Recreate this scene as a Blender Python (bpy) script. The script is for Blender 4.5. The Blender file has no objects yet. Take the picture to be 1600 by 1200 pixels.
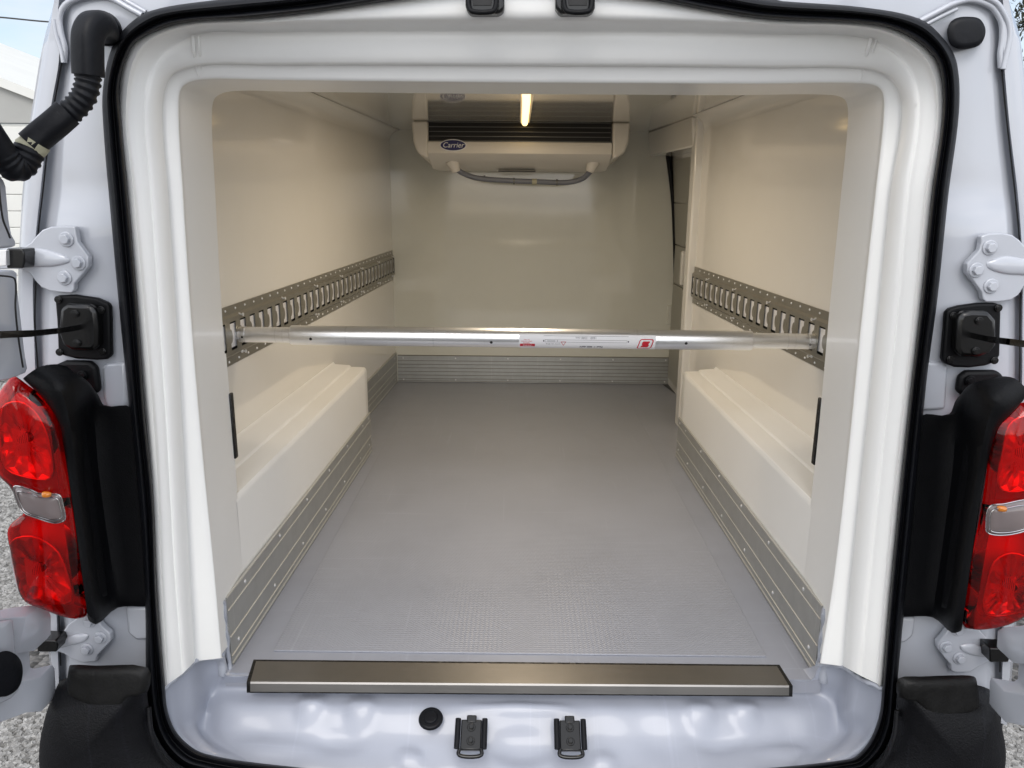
import bpy, bmesh, math, random
from mathutils import Vector, Matrix
random.seed(7)
S = bpy.context.scene
COL = S.collection
# ------------------------------------------------------------------ camera
CAM = Vector((0.0, 0.0, 1.5))
PITCH, YAW, ROLL = math.radians(13.8), 0.0067, 0.008
ROT = Matrix.Rotation(YAW, 3, 'Z') @ Matrix.Rotation(math.pi/2-PITCH, 3, 'X') @ Matrix.Rotation(ROLL, 3, 'Z')
cd = bpy.data.cameras.new('camera'); cam = bpy.data.objects.new('camera', cd); COL.objects.link(cam)
cam.matrix_world = Matrix.Translation(CAM) @ ROT.to_4x4()
cd.sensor_width = 36; cd.lens = 27; cd.clip_start = 0.05; cd.clip_end = 500
S.camera = cam
# ------------------------------------------------------------------ world
SUN_EL, SUN_AZ = math.radians(44), math.radians(183)
w = bpy.data.worlds.new('World'); S.world = w; w.use_nodes = True
nt = w.node_tree; nt.nodes.clear()
out = nt.nodes.new('ShaderNodeOutputWorld'); bg = nt.nodes.new('ShaderNodeBackground')
sky = nt.nodes.new('ShaderNodeTexSky'); sky.sky_type = 'NISHITA'; sky.sun_disc = False
sky.sun_elevation = SUN_EL; sky.sun_rotation = SUN_AZ; sky.air_density = 1.0; sky.dust_density = 1.5
tc = nt.nodes.new('ShaderNodeTexCoord'); mp = nt.nodes.new('ShaderNodeMapping'); mp.inputs['Scale'].default_value = (1, 1, 3.0)
no = nt.nodes.new('ShaderNodeTexNoise'); no.inputs['Scale'].default_value = 2.2; no.inputs['Detail'].default_value = 7; no.inputs['Roughness'].default_value = .55
cr = nt.nodes.new('ShaderNodeMapRange'); cr.inputs[1].default_value = .38; cr.inputs[2].default_value = .60; cr.inputs[3].default_value = .25
mx = nt.nodes.new('ShaderNodeMix'); mx.data_type = 'RGBA'; sp_ = nt.nodes.new('ShaderNodeSeparateXYZ'); gr0 = nt.nodes.new('ShaderNodeMapRange'); gr0.inputs[1].default_value = -.6; gr0.inputs[2].default_value = .9; gr0.inputs[3].default_value = 1.22; gr0.inputs[4].default_value = .50
cm = nt.nodes.new('ShaderNodeVectorMath'); cm.operation = 'SCALE'; cm.inputs[0].default_value = (9.3, 9.45, 9.8)   # cloud, brightest on the sun's side
L = nt.links.new
L(tc.outputs['Generated'], sp_.inputs[0]); L(sp_.outputs[1], gr0.inputs[0]); L(gr0.outputs[0], cm.inputs['Scale']); L(cm.outputs[0], mx.inputs[7]); L(tc.outputs['Generated'], mp.inputs[0]); L(mp.outputs[0], no.inputs['Vector']); L(no.outputs[0], cr.inputs[0])
L(cr.outputs[0], mx.inputs[0]); L(sky.outputs[0], mx.inputs[6]); L(mx.outputs[2], bg.inputs[0])
bg.inputs[1].default_value = 0.115; L(bg.outputs[0], out.inputs[0])
sl = bpy.data.lights.new('sun', 'SUN'); sl.energy = 0.65; sl.angle = math.radians(25); sl.color = (1, .96, .9)
so = bpy.data.objects.new('sun', sl); COL.objects.link(so)
sd = Vector((math.sin(SUN_AZ)*math.cos(SUN_EL), math.cos(SUN_AZ)*math.cos(SUN_EL), math.sin(SUN_EL)))
so.rotation_euler = sd.to_track_quat('Z', 'Y').to_euler(); so.location = (-4, -6, 8)
vs = S.view_settings; vs.view_transform = 'Standard'; vs.look = 'None'; vs.gamma = 1; vs.exposure = 0.76; vs.use_curve_mapping = False

# ------------------------------------------------------------------ traced points -> 3D points on real planes
def ray(px, py): return ROT @ Vector(((px-800)/1200, -(py-600)/1200, -1))
def P(px, py, Y): r = ray(px, py); return CAM + r*(Y/r.y)
def PZ(px, py, z): r = ray(px, py); return CAM + r*((z-CAM.z)/r.z)
def PXx(px, py, x): r = ray(px, py); return CAM + r*(x/r.x)

# ------------------------------------------------------------------ materials
def mat(name, col, rough=.5, metal=0, coat=0, spec=.5, bump=None, var=0, vscale=3, emis=None, estr=0, aniso=0, roughvar=0):
    m = bpy.data.materials.new(name); m.use_nodes = True
    n = m.node_tree; b = n.nodes['Principled BSDF']
    b.inputs['Base Color'].default_value = (*col, 1); b.inputs['Roughness'].default_value = rough
    b.inputs['Metallic'].default_value = metal; b.inputs['Coat Weight'].default_value = coat
    b.inputs['Coat Roughness'].default_value = .06; b.inputs['Specular IOR Level'].default_value = spec
    t = n.nodes.new('ShaderNodeTexCoord')
    if aniso: b.inputs['Anisotropic'].default_value = aniso
    if emis: b.inputs['Emission Color'].default_value = (*emis, 1); b.inputs['Emission Strength'].default_value = estr
    if var:
        x = n.nodes.new('ShaderNodeTexNoise'); x.inputs['Scale'].default_value = vscale; x.inputs['Detail'].default_value = 8
        x.inputs['Roughness'].default_value = .65
        r = n.nodes.new('ShaderNodeMapRange'); r.inputs[1].default_value = .3; r.inputs[2].default_value = .7
        r.inputs[3].default_value = 1-var; r.inputs[4].default_value = 1+var
        v = n.nodes.new('ShaderNodeVectorMath'); v.operation = 'SCALE'; v.inputs[0].default_value = col
        n.links.new(t.outputs['Object'], x.inputs['Vector']); n.links.new(x.outputs[0], r.inputs[0])
        n.links.new(r.outputs[0], v.inputs['Scale']); n.links.new(v.outputs[0], b.inputs['Base Color'])
        if roughvar:
            r2 = n.nodes.new('ShaderNodeMapRange'); r2.inputs[1].default_value = .3; r2.inputs[2].default_value = .7
            r2.inputs[3].default_value = rough*(1-roughvar); r2.inputs[4].default_value = rough*(1+roughvar)
            n.links.new(x.outputs[0], r2.inputs[0]); n.links.new(r2.outputs[0], b.inputs['Roughness'])
    if bump:
        sc, st, det = bump
        x = n.nodes.new('ShaderNodeTexNoise'); x.inputs['Scale'].default_value = sc; x.inputs['Detail'].default_value = det
        bu = n.nodes.new('ShaderNodeBump'); bu.inputs['Strength'].default_value = st; bu.inputs['Distance'].default_value = .01
        n.links.new(t.outputs['Object'], x.inputs['Vector']); n.links.new(x.outputs[0], bu.inputs['Height'])
        n.links.new(bu.outputs[0], b.inputs['Normal'])
    return m
M = {}
M['liner'] = mat('white_gelcoat', (.87, .868, .845), .36, coat=.2, bump=(3.0, .05, 2), var=.015, vscale=4)
M['wall'] = mat('ivory_wall_panel', (.81, .785, .73), .10, coat=.3, bump=(2.2, .05, 2), var=.02, vscale=2)
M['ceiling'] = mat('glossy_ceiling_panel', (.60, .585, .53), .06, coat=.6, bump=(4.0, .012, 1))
M['bulkhead'] = mat('bulkhead_panel', (.69, .685, .605), .07, coat=.3, bump=(3.0, .05, 3), var=.03, vscale=3)
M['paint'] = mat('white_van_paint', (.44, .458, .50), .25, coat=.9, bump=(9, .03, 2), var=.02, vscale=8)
M['tub'] = mat('grey_topcoat_sill', (.36, .382, .445), .36, coat=.25, bump=(10, .03, 2), var=.03, vscale=6)
M['sealant'] = mat('grey_sealant', (.40, .42, .47), .4, bump=(60, .5, 3))
M['rubber'] = mat('black_rubber', (.0035, .004, .006), .5, spec=.25, bump=(60, .10, 4), var=.25, vscale=9)
M['plastic'] = mat('black_plastic', (.002, .0022, .003), .5, spec=.2, bump=(500, .15, 2), var=.3, vscale=12)
M['bumper'] = mat('dusty_black_plastic', (.0035, .0037, .005), .55, spec=.2, bump=(350, .2, 2), var=.35, vscale=6, roughvar=.25)
M['bumper_pad'] = mat('scuffed_black_plastic', (.007, .007, .007), .5, spec=.25, bump=(200, .12, 3), var=.6, vscale=14, roughvar=.3)
M['gloss_black'] = mat('glossy_black_plastic', (.004, .004, .004), .22, spec=.5)
M['black_tape'] = mat('black_sealant', (.004, .004, .004), .35, bump=(80, .3, 2))
M['alu'] = mat('anodised_aluminium', (.44, .445, .43), .40, metal=.6, var=.06, vscale=25)
M['alu_highlight'] = mat('aluminium_ridge_highlight', (.54, .54, .51), .45, metal=.5)  # lighter copy of the plate metal, puts the ridge highlights into the colour
M['rail'] = mat('rail_steel', (.29, .275, .235), .4, metal=.6, var=.06, vscale=30)
M['zinc'] = mat('bright_zinc', (.80, .80, .80), .33, metal=.45, var=.08, vscale=60)
M['backing'] = mat('bright_backing', (.80, .80, .81), .4, metal=.15)
M['door_panel'] = mat('grey_door_trim', (.34, .33, .28), .4)
M['dark'] = mat('dark_gap', (.01, .01, .01), .6)
M['tube'] = mat('satin_aluminium_tube', (.86, .87, .89), .3, metal=1, var=.03, vscale=20)
M['unit'] = mat('cream_plastic', (.70, .665, .60), .38, var=.01)
M['fin'] = mat('grey_fin', (.16, .16, .15), .4, metal=.6)
M['badge'] = mat('blue_badge', (.012, .014, .10), .25, coat=.6)
M['white_print'] = mat('white_print', (.8, .8, .8), .4)
M['hose'] = mat('grey_hose', (.16, .17, .20), .5)
M['led'] = mat('lamp_diffuser', (.9, .85, .7), .4, emis=(1, .68, .27), estr=1.7)
M['sticker'] = mat('white_sticker', (.78, .78, .80), .45)
M['red_print'] = mat('red_print', (.52, .012, .03), .4)
M['grey_print'] = mat('grey_print', (.10, .10, .12), .5)
M['red_tray'] = mat('red_plastic', (.60, .0, .003), .3, coat=.5)
M['reflector'] = mat('chrome_reflector', (.95, .95, .95), .28, metal=.8)
M['grey_lens'] = mat('smoked_clear_lens', (.20, .165, .16), .12, coat=.6)
M['chrome'] = mat('chrome_trim', (.5, .48, .48), .12, metal=1)
M['amber'] = mat('amber_bulb', (.7, .22, .02), .2, coat=1)
M['tape'] = mat('pale_tape', (.42, .40, .28), .6, bump=(50, .5, 2))
M['shed'] = mat('white_shed_panel', (.66, .66, .62), .6, var=.04, vscale=2)
M['shed_roof'] = mat('grey_shed_roof', (.36, .36, .34), .6, var=.05)
M['bark'] = mat('bark', (.10, .07, .05), .8)
M['leaf'] = mat('leaf', (.03, .035, .02), .6)
M['wire'] = mat('cable_rubber', (.02, .02, .02), .5)
# stainless plate, brushed
def brushed():
    m = mat('brushed_stainless', (.36, .34, .31), .34, metal=1); n = m.node_tree; b = n.nodes['Principled BSDF']
    t = n.nodes.new('ShaderNodeTexCoord'); p = n.nodes.new('ShaderNodeMapping'); p.inputs['Scale'].default_value = (2, 300, 60)
    x = n.nodes.new('ShaderNodeTexNoise'); x.inputs['Scale'].default_value = 3; x.inputs['Detail'].default_value = 5
    r = n.nodes.new('ShaderNodeMapRange'); r.inputs[3].default_value = .30; r.inputs[4].default_value = .50
    n.links.new(t.outputs['Object'], p.inputs[0]); n.links.new(p.outputs[0], x.inputs['Vector']); n.links.new(x.outputs[0], r.inputs[0]); n.links.new(r.outputs[0], b.inputs['Roughness'])
    p2 = n.nodes.new('ShaderNodeTexNoise'); p2.inputs['Scale'].default_value = 9; p2.inputs['Detail'].default_value = 4
    c = n.nodes.new('ShaderNodeMix'); c.data_type = 'RGBA'; c.inputs[6].default_value = (.21, .205, .195, 1); c.inputs[7].default_value = (.31, .30, .29, 1)
    n.links.new(t.outputs['Object'], p2.inputs['Vector']); n.links.new(p2.outputs[0], c.inputs[0]); n.links.new(c.outputs[2], b.inputs['Base Color'])
    return m
M['steel'] = brushed()
def scuff(m, k=.12):
    """faint drag marks and dusty patches in the surface itself"""
    n = m.node_tree; b = n.nodes['Principled BSDF']; src = b.inputs['Base Color'].links[0].from_socket
    t = n.nodes.new('ShaderNodeTexCoord'); cur = src
    for sc, rot, lo, hi, kk in (((1.2, 60, 1), .35, .62, .70, k), ((50, 1.5, 1), -.2, .64, .72, k), ((5, 5, 5), 0, .5, .75, -k*.7)):
        p = n.nodes.new('ShaderNodeMapping'); p.inputs['Scale'].default_value = sc; p.inputs['Rotation'].default_value = (0, 0, rot)
        x = n.nodes.new('ShaderNodeTexNoise'); x.inputs['Scale'].default_value = 1.6; x.inputs['Detail'].default_value = 6
        r = n.nodes.new('ShaderNodeMapRange'); r.inputs[1].default_value = lo; r.inputs[2].default_value = hi; r.inputs[3].default_value = 1; r.inputs[4].default_value = 1+kk
        v = n.nodes.new('ShaderNodeVectorMath'); v.operation = 'SCALE'
        n.links.new(t.outputs['Object'], p.inputs[0]); n.links.new(p.outputs[0], x.inputs['Vector']); n.links.new(x.outputs[0], r.inputs[0]); n.links.new(cur, v.inputs[0]); n.links.new(r.outputs[0], v.inputs['Scale']); cur = v.outputs[0]
    n.links.new(cur, b.inputs['Base Color'])
def tread():
    m = mat('grey_tread_floor', (.30, .312, .352), .36, spec=.7, var=.07, vscale=4, roughvar=.15); n = m.node_tree; b = n.nodes['Principled BSDF']
    t = n.nodes.new('ShaderNodeTexCoord'); s = n.nodes.new('ShaderNodeSeparateXYZ'); n.links.new(t.outputs['Object'], s.inputs[0])
    def ma(op, a, b_=None):
        k = n.nodes.new('ShaderNodeMath'); k.operation = op
        for i, v in enumerate((a, b_)):
            if v is None: continue
            if isinstance(v, (int, float)): k.inputs[i].default_value = v
            else: n.links.new(v, k.inputs[i])
        return k.outputs[0]
    zig = ma('PINGPONG', ma('MULTIPLY', s.outputs[0], 1/.0048), 1.0)
    ph = ma('ADD', ma('MULTIPLY', s.outputs[1], 1/.0075), ma('MULTIPLY', zig, .5))
    h = ma('SINE', ma('MULTIPLY', ph, 2*math.pi)); h2 = ma('SINE', ma('MULTIPLY', s.outputs[0], 2*math.pi/.011))
    hh = h
    bu = n.nodes.new('ShaderNodeBump'); bu.inputs['Strength'].default_value = .28; bu.inputs['Distance'].default_value = .0007
    n.links.new(hh, bu.inputs['Height']); n.links.new(bu.outputs[0], b.inputs['Normal'])
    return m
M['tread'] = tread()
M['floor'] = mat('grey_floor_border', (.305, .318, .362), .34, spec=.5, var=.03, vscale=6, bump=(20, .05, 2))
def lens():
    m = bpy.data.materials.new('red_lens'); m.use_nodes = True; n = m.node_tree; n.nodes.clear()
    o = n.nodes.new('ShaderNodeOutputMaterial'); a = n.nodes.new('ShaderNodeBsdfTransparent'); a.inputs[0].default_value = (1, .045, .035, 1)
    g = n.nodes.new('ShaderNodeBsdfGlossy'); g.inputs['Roughness'].default_value = .03
    f = n.nodes.new('ShaderNodeFresnel'); f.inputs[0].default_value = 1.5; x = n.nodes.new('ShaderNodeMixShader')
    n.links.new(f.outputs[0], x.inputs[0]); n.links.new(a.outputs[0], x.inputs[1]); n.links.new(g.outputs[0], x.inputs[2]); n.links.new(x.outputs[0], o.inputs[0])
    return m
M['red_lens'] = lens()
def clear():
    m = lens(); m.name = 'clear_lens'
    for q in m.node_tree.nodes:
        if q.type == 'BSDF_TRANSPARENT': q.inputs[0].default_value = (.62, .58, .60, 1)
    return m
M['clear_lens'] = clear()
def gravel():
    m = mat('gravel', (.3, .29, .27), .85); n = m.node_tree; b = n.nodes['Principled BSDF']
    t = n.nodes.new('ShaderNodeTexCoord'); v = n.nodes.new('ShaderNodeTexVoronoi'); v.inputs['Scale'].default_value = 45
    r = n.nodes.new('ShaderNodeValToRGB'); r.color_ramp.elements[0].color = (.05, .048, .044, 1); r.color_ramp.elements[1].color = (.22, .21, .20, 1)
    s = n.nodes.new('ShaderNodeSeparateColor'); n.links.new(t.outputs['Object'], v.inputs['Vector']); n.links.new(v.outputs['Color'], s.inputs[0]); n.links.new(s.outputs[0], r.inputs[0]); n.links.new(r.outputs[0], b.inputs['Base Color'])
    bu = n.nodes.new('ShaderNodeBump'); bu.invert = True; bu.inputs['Distance'].default_value = .02; n.links.new(v.outputs['Distance'], bu.inputs['Height']); n.links.new(bu.outputs[0], b.inputs['Normal'])
    return m
M['gravel'] = gravel()
def stone():
    m = mat('stone', (.4, .39, .37), .85); n = m.node_tree; b = n.nodes['Principled BSDF']
    g = n.nodes.new('ShaderNodeNewGeometry'); r = n.nodes.new('ShaderNodeValToRGB')
    r.color_ramp.elements[0].color = (.15, .145, .135, 1); r.color_ramp.elements[1].color = (.42, .41, .39, 1)
    n.links.new(g.outputs['Random Per Island'], r.inputs[0]); n.links.new(r.outputs[0], b.inputs['Base Color'])
    return m
M['stone'] = stone()

scuff(M['tread'], .10); scuff(M['floor'], .08); scuff(M['tub'], .06); scuff(M['alu'], .10); scuff(M['bumper'], .9); scuff(M['tube'], -.08)
# ------------------------------------------------------------------ mesh helpers
def add_obj(name, verts, faces, m, parent=None, smooth=40, label=None, fmats=None, mats=None, recalc=True, keep=False):
    verts = [Vector(v) for v in verts]
    lo = [min(v[i] for v in verts) for i in range(3)]; hi = [max(v[i] for v in verts) for i in range(3)]
    c = Vector([(a+b)/2 for a, b in zip(lo, hi)])
    if keep: c = Vector((0, 0, 0))
    me = bpy.data.meshes.new(name); me.from_pydata([v-c for v in verts], [], faces)
    for q in (mats or [m]): me.materials.append(q)
    if fmats:
        for p, k in zip(me.polygons, fmats): p.material_index = k
    bm = bmesh.new(); bm.from_mesh(me)
    if recalc: bmesh.ops.recalc_face_normals(bm, faces=bm.faces)
    th = math.radians(smooth)
    for f in bm.faces: f.smooth = smooth > 0
    for e in bm.edges:
        if len(e.link_faces) == 2: e.smooth = e.calc_face_angle(0) < th
    bm.to_mesh(me); bm.free()
    o = bpy.data.objects.new(name, me); COL.objects.link(o); o.location = c
    if parent is not None: set_parent(o, parent)
    if label: o['label'] = label
    return o
def wmat(o):
    m = Matrix.Translation(o.location) @ o.rotation_euler.to_matrix().to_4x4()
    return (wmat(o.parent) @ o.matrix_parent_inverse @ m) if o.parent else m
def set_parent(o, p): o.parent = p; o.matrix_parent_inverse = wmat(p).inverted()
def thing(name, label, cat, loc, group=None, kind=None):
    o = bpy.data.objects.new(name, None); COL.objects.link(o); o.location = loc; o.empty_display_size = .2
    tag(o, label, cat, group, kind); return o
def tag(o, label=None, cat=None, group=None, kind=None):
    if label: o['label'] = label
    if cat: o['category'] = cat
    if group: o['group'] = group
    if kind: o['kind'] = kind
    return o
class MB:
    def __init__(s): s.v = []; s.f = []; s.m = []
    def add(s, vs, fs, k=0):
        o = len(s.v); s.v += [Vector(v) for v in vs]; s.f += [[i+o for i in f] for f in fs]; s.m += [k]*len(fs)
    def box(s, lo, hi, k=0, R=None, o=None):
        x0, y0, z0 = lo; x1, y1, z1 = hi
        vs = [Vector(p) for p in [(x0,y0,z0),(x1,y0,z0),(x1,y1,z0),(x0,y1,z0),(x0,y0,z1),(x1,y0,z1),(x1,y1,z1),(x0,y1,z1)]]
        if R is not None: vs = [R @ v + (o or Vector()) for v in vs]
        s.add(vs, [[0,3,2,1],[4,5,6,7],[0,1,5,4],[1,2,6,5],[2,3,7,6],[3,0,4,7]], k)
    def hexa(s, a, b, k=0):   # two quads
        s.add(list(a)+list(b), [[0,3,2,1],[4,5,6,7],[0,1,5,4],[1,2,6,5],[2,3,7,6],[3,0,4,7]], k)
    def build(s, name, m, parent=None, bevel=0, seg=2, **kw):
        mats = m if isinstance(m, list) else [m]
        o = add_obj(name, s.v, s.f, None, parent, fmats=s.m, mats=mats, **kw)
        if bevel: bev(o, bevel, seg)
        return o
def bev(o, w_, seg=2, ang=40):
    b = o.modifiers.new('bevel', 'BEVEL'); b.width = w_; b.segments = seg; b.limit_method = 'ANGLE'; b.angle_limit = math.radians(ang); b.harden_normals = False
    return o
def catm(pts, n, closed=False):
    pts = [Vector(p) for p in pts]; N = len(pts); o = []
    segs = N if closed else N-1
    for i in range(segs):
        if closed: a, b, c, d = pts[i-1], pts[i], pts[(i+1) % N], pts[(i+2) % N]
        else: a, b, c, d = pts[max(i-1,0)], pts[i], pts[i+1], pts[min(i+2,N-1)]
        for k in range(n):
            t = k/n
            # centripetal-ish tangents limited to reduce overshoot on uneven spacing
            l1 = (c-b).length
            t1 = (c-a)*(l1/max((b-a).length+l1, 1e-9)) if (b-a).length > 1e-9 else (c-b)
            t2 = (d-b)*(l1/max((d-c).length+l1, 1e-9)) if (d-c).length > 1e-9 else (c-b)
            h1 = 2*t**3-3*t*t+1; h2 = t**3-2*t*t+t; h3 = -2*t**3+3*t*t; h4 = t**3-t*t
            o.append(b*h1+t1*h2+c*h3+t2*h4)
    if not closed: o.append(pts[-1].copy())
    return o
def grid_faces(r, c, cr_=False, cc=False):
    f = []
    for i in range(r if cr_ else r-1):
        for j in range(c if cc else c-1):
            f.append([i*c+j, i*c+(j+1) % c, ((i+1) % r)*c+(j+1) % c, ((i+1) % r)*c+j])
    return f
def loft(name, loops, m, parent, n=6, cross=0, closed=False, fn=None, thick=0, **kw):
    L_ = [catm(l, n, closed) for l in loops]
    if cross:
        cols = [catm([l[j] for l in L_], cross) for j in range(len(L_[0]))]
        L_ = [[c[i] for c in cols] for i in range(len(cols[0]))]
    if fn: L_ = [[fn(v) for v in l] for l in L_]
    R_, C_ = len(L_), len(L_[0])
    o = add_obj(name, [v for l in L_ for v in l], grid_faces(R_, C_, False, closed), m, parent, **kw)
    if thick: sol = o.modifiers.new('thickness', 'SOLIDIFY'); sol.thickness = thick; sol.offset = -1
    return o
def tube(name, path, rad, m, parent, n=8, seg=20, cap=True, sq=None, closed=False, **kw):
    pts = catm(path, n, closed) if n > 1 else [Vector(p) for p in path]
    N = len(pts); vs = []; up = Vector((0, -1, 0.01)).normalized(); prev = None
    for i, p in enumerate(pts):
        if closed: t = (pts[(i+1) % N]-pts[i-1]).normalized()
        else: t = (pts[min(i+1,N-1)]-pts[max(i-1,0)]).normalized()
        a = up-t*up.dot(t) if prev is None else prev-t*prev.dot(t)
        a.normalize(); prev = a; b = t.cross(a)
        r = rad(i/(N-1), i) if callable(rad) else rad
        for k in range(seg):
            th = 2*math.pi*k/seg; c_, s_ = math.cos(th), math.sin(th)
            if sq:
                e = 2/sq; c_ = math.copysign(abs(c_)**e, c_); s_ = math.copysign(abs(s_)**e, s_)
            vs.append(p+(a*c_+b*s_)*r)
    f = grid_faces(N, seg, closed, True)
    if cap and not closed: f += [list(range(seg))[::-1], [(N-1)*seg+k for k in range(seg)]]
    return add_obj(name, vs, f, m, parent, **kw)
def cyl(mb, c, axis, r, h, seg=20, k=0, r2=None, rot=0):
    axis = Vector(axis).normalized(); a = axis.orthogonal().normalized(); b = axis.cross(a); r2 = r if r2 is None else r2
    vs = [Vector(c)+(a*math.cos(2*math.pi*i/seg+rot)+b*math.sin(2*math.pi*i/seg+rot))*r for i in range(seg)]
    vs += [Vector(c)+axis*h+(a*math.cos(2*math.pi*i/seg+rot)+b*math.sin(2*math.pi*i/seg+rot))*r2 for i in range(seg)]
    mb.add(vs, [[i, (i+1) % seg, seg+(i+1) % seg, seg+i] for i in range(seg)]+[list(range(seg))[::-1], list(range(seg, 2*seg))], k)
def plate(name, px, Y, depth, m, parent, dome=0, bevel=0, yf=None, n=0, back=False, **kw):
    """solid plate standing at distance Y: traced outline, real depth going away from the viewer"""
    pts = [(a, b) for a, b in px]
    if n: pts = [(v.x, v.y) for v in catm([Vector((a, b, 0)) for a, b in pts], n, True)]
    fr = [P(a, b, yf(a, b) if yf else Y) for a, b in pts]; N = len(fr)
    bk = [v+Vector((0, depth, 0)) for v in fr]
    if back: bk = fr; fr = [v-Vector((0, depth, 0)) for v in bk]
    bm = bmesh.new(); A = [bm.verts.new(v) for v in fr]; B = [bm.verts.new(v) for v in bk]
    f1 = bm.faces.new(A); f2 = bm.faces.new(B[::-1])
    for i in range(N): bm.faces.new([A[i], B[i], B[(i+1) % N], A[(i+1) % N]])
    bm.normal_update()
    if yf: bmesh.ops.triangulate(bm, faces=[f1, f2])
    bm.verts.ensure_lookup_table(); bm.verts.index_update()
    vs = [v.co.copy() for v in bm.verts]; fs = [[v.index for v in f.verts] for f in bm.faces]; bm.free()
    o = add_obj(name, vs, fs, m, parent, **kw)
    if bevel: bev(o, bevel, 3)
    return o
def domed(name, px, spine, Y, h, m, parent, depth=.03, levels=7, n=4, yf=None, pw=.5, **kw):
    """pillow-shaped solid: outline shrinks onto a spine segment while rising towards the viewer by h"""
    pts = [(v.x, v.y) for v in catm([Vector((a, b, 0)) for a, b in px], n, True)] if n else px
    a, b = [Vector(q) for q in spine]; ab = b-a
    def near(p):
        t = max(0, min(1, (Vector(p)-a).dot(ab)/max(ab.dot(ab), 1e-9))); return a+ab*t
    Yf = yf or (lambda x, y: Y)
    rings = [[P(x, y, Yf(x, y)+depth) for x, y in pts]]
    for l in range(levels+1):
        s = 1-l/levels*.97; hh = h*(1-s**2)**pw
        q = [Vector(p)*s+near(p)*(1-s) for p in pts]
        rings.append([P(v.x, v.y, Yf(v.x, v.y))-Vector((0, hh, 0)) for v in q])
    N = len(pts); vs = [v for r in rings for v in r]; f = grid_faces(len(rings), N, False, True)
    f.append([(len(rings)-1)*N+i for i in range(N)]); f.append([i for i in range(N)][::-1])
    return add_obj(name, vs, f, m, parent, **kw)
def text_mesh(s, size, shear=0, bold=0):
    cu = bpy.data.curves.new('txt', 'FONT'); cu.body = s; cu.size = size; cu.shear = shear; cu.offset = bold; cu.align_x = 'CENTER'; cu.align_y = 'CENTER'; cu.resolution_u = 3
    o = bpy.data.objects.new('txt', cu); COL.objects.link(o); bpy.context.view_layer.update()
    me = bpy.data.meshes.new_from_object(o); vs = [v.co.copy() for v in me.vertices]; fs = [list(p.vertices) for p in me.polygons]
    bpy.data.objects.remove(o); bpy.data.curves.remove(cu); bpy.data.meshes.remove(me)
    return vs, fs

# ------------------------------------------------------------------ ground
g = MB(); g.add([(-150, -60, 0), (150, -60, 0), (150, 300, 0), (-150, 300, 0)], [[0,1,2,3]])
o = g.build('ground', M['gravel'], smooth=0, keep=True); tag(o, kind='structure')

# ================================================================== THE VAN
van = thing('cargo_van', 'white refrigerated delivery van seen from behind with its rear doors open', 'van', (0, 1.3, 0))
FZ = .60; CZ = 1.786; BY = 3.69
XL, XR = -.557, .588
# ---- seal (closed loop)
SO = [(800,1242),(600,1236),(420,1222),(292,1200),(262,1177),(242,1142),(230,1083),(227,946),(218,800),(205,660),(190,517),(172,320),(162,200),(161,140),(175,75),(200,40),(237,17),(325,2),(450,-10),(600,-32),(800,-45),(1000,-34),(1120,-15),(1200,0),(1350,12),(1437,30),(1475,62),(1495,100),(1498,175),(1482,300),(1465,462),(1447,600),(1422,860),(1410,980),(1401,1074),(1396,1130),(1384,1167),(1366,1190),(1347,1203),(1190,1226),(1000,1240)]
SI = [(800,1213),(600,1209),(450,1198),(320,1178),(280,1150),(262,1112),(257,1063),(246,937),(240,780),(226,640),(217,500),(201,310),(191,200),(187,130),(207,72),(235,53),(287,36),(400,29),(500,18),(605,2),(800,-22),(1010,-2),(1110,17),(1200,30),(1375,40),(1425,60),(1462,92),(1472,130),(1470,200),(1456,300),(1440,462),(1424,600),(1397,860),(1386,980),(1378,1085),(1374,1117),(1364,1147),(1348,1172),(1328,1186),(1170,1203),(1000,1211)]
print('seal', len(SO), len(SI))
def seal_loop(t, Y): return [P(a[0]*(1-t)+b[0]*t, a[1]*(1-t)+b[1]*t, Y) for a, b in zip(SO, SI)]
prof = [(-.02,1.185),(0,1.160),(.10,1.147),(.28,1.142),(.44,1.147),(.56,1.160),(.62,1.161),(.70,1.152),(.82,1.149),(.94,1.155),(1.0,1.168),(1.04,1.20)]
loft('door_seal', [seal_loop(t, y) for t, y in prof], M['rubber'], van, n=6, cross=2, closed=True, smooth=60)

# ---- white liner surround
A = [(256,1075),(245,900),(235,700),(217,500),(200,300),(189,170),(209,70),(287,34),(420,25),(590,3),(800,-22),(1010,-2),(1200,28),(1375,38),(1455,85),(1474,170),(1457,300),(1436,500),(1413,700),(1393,900),(1377,1075)]
A2= [(264,1068),(255,900),(246,700),(230,500),(212,300),(200,170),(222,80),(292,44),(420,38),(590,33),(800,32),(1010,33),(1200,40),(1368,49),(1442,92),(1463,170),(1445,300),(1426,500),(1403,700),(1384,900),(1370,1068)]
B = [(285,1053),(273,900),(262,700),(249,500),(235,300),(225,170),(245,97),(310,54),(420,51),(590,50),(800,50),(1010,51),(1200,54),(1355,61),(1418,102),(1436,170),(1419,300),(1402,500),(1380,700),(1360,900),(1345,1056)]
Cc= [(305,1033),(297,900),(287,700),(276,500),(263,300),(254,170),(268,120),(312,103),(420,102),(590,102),(800,103),(1010,104),(1200,106),(1352,108),(1392,124),(1409,170),(1391,300),(1371,500),(1350,700),(1330,900),(1318,1041)]
D = [(348,1028),(337,900),(317,700),(300,500),(287,300),(280,170),(286,136),(318,125),(420,126),(590,128),(800,130),(1010,131),(1180,132),(1345,131),(1375,140),(1380,172),(1367,300),(1345,500),(1325,700),(1302,900),(1280,1036)]
def pl(l, Y): return [P(a, b, Y) for a, b in l]
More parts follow.
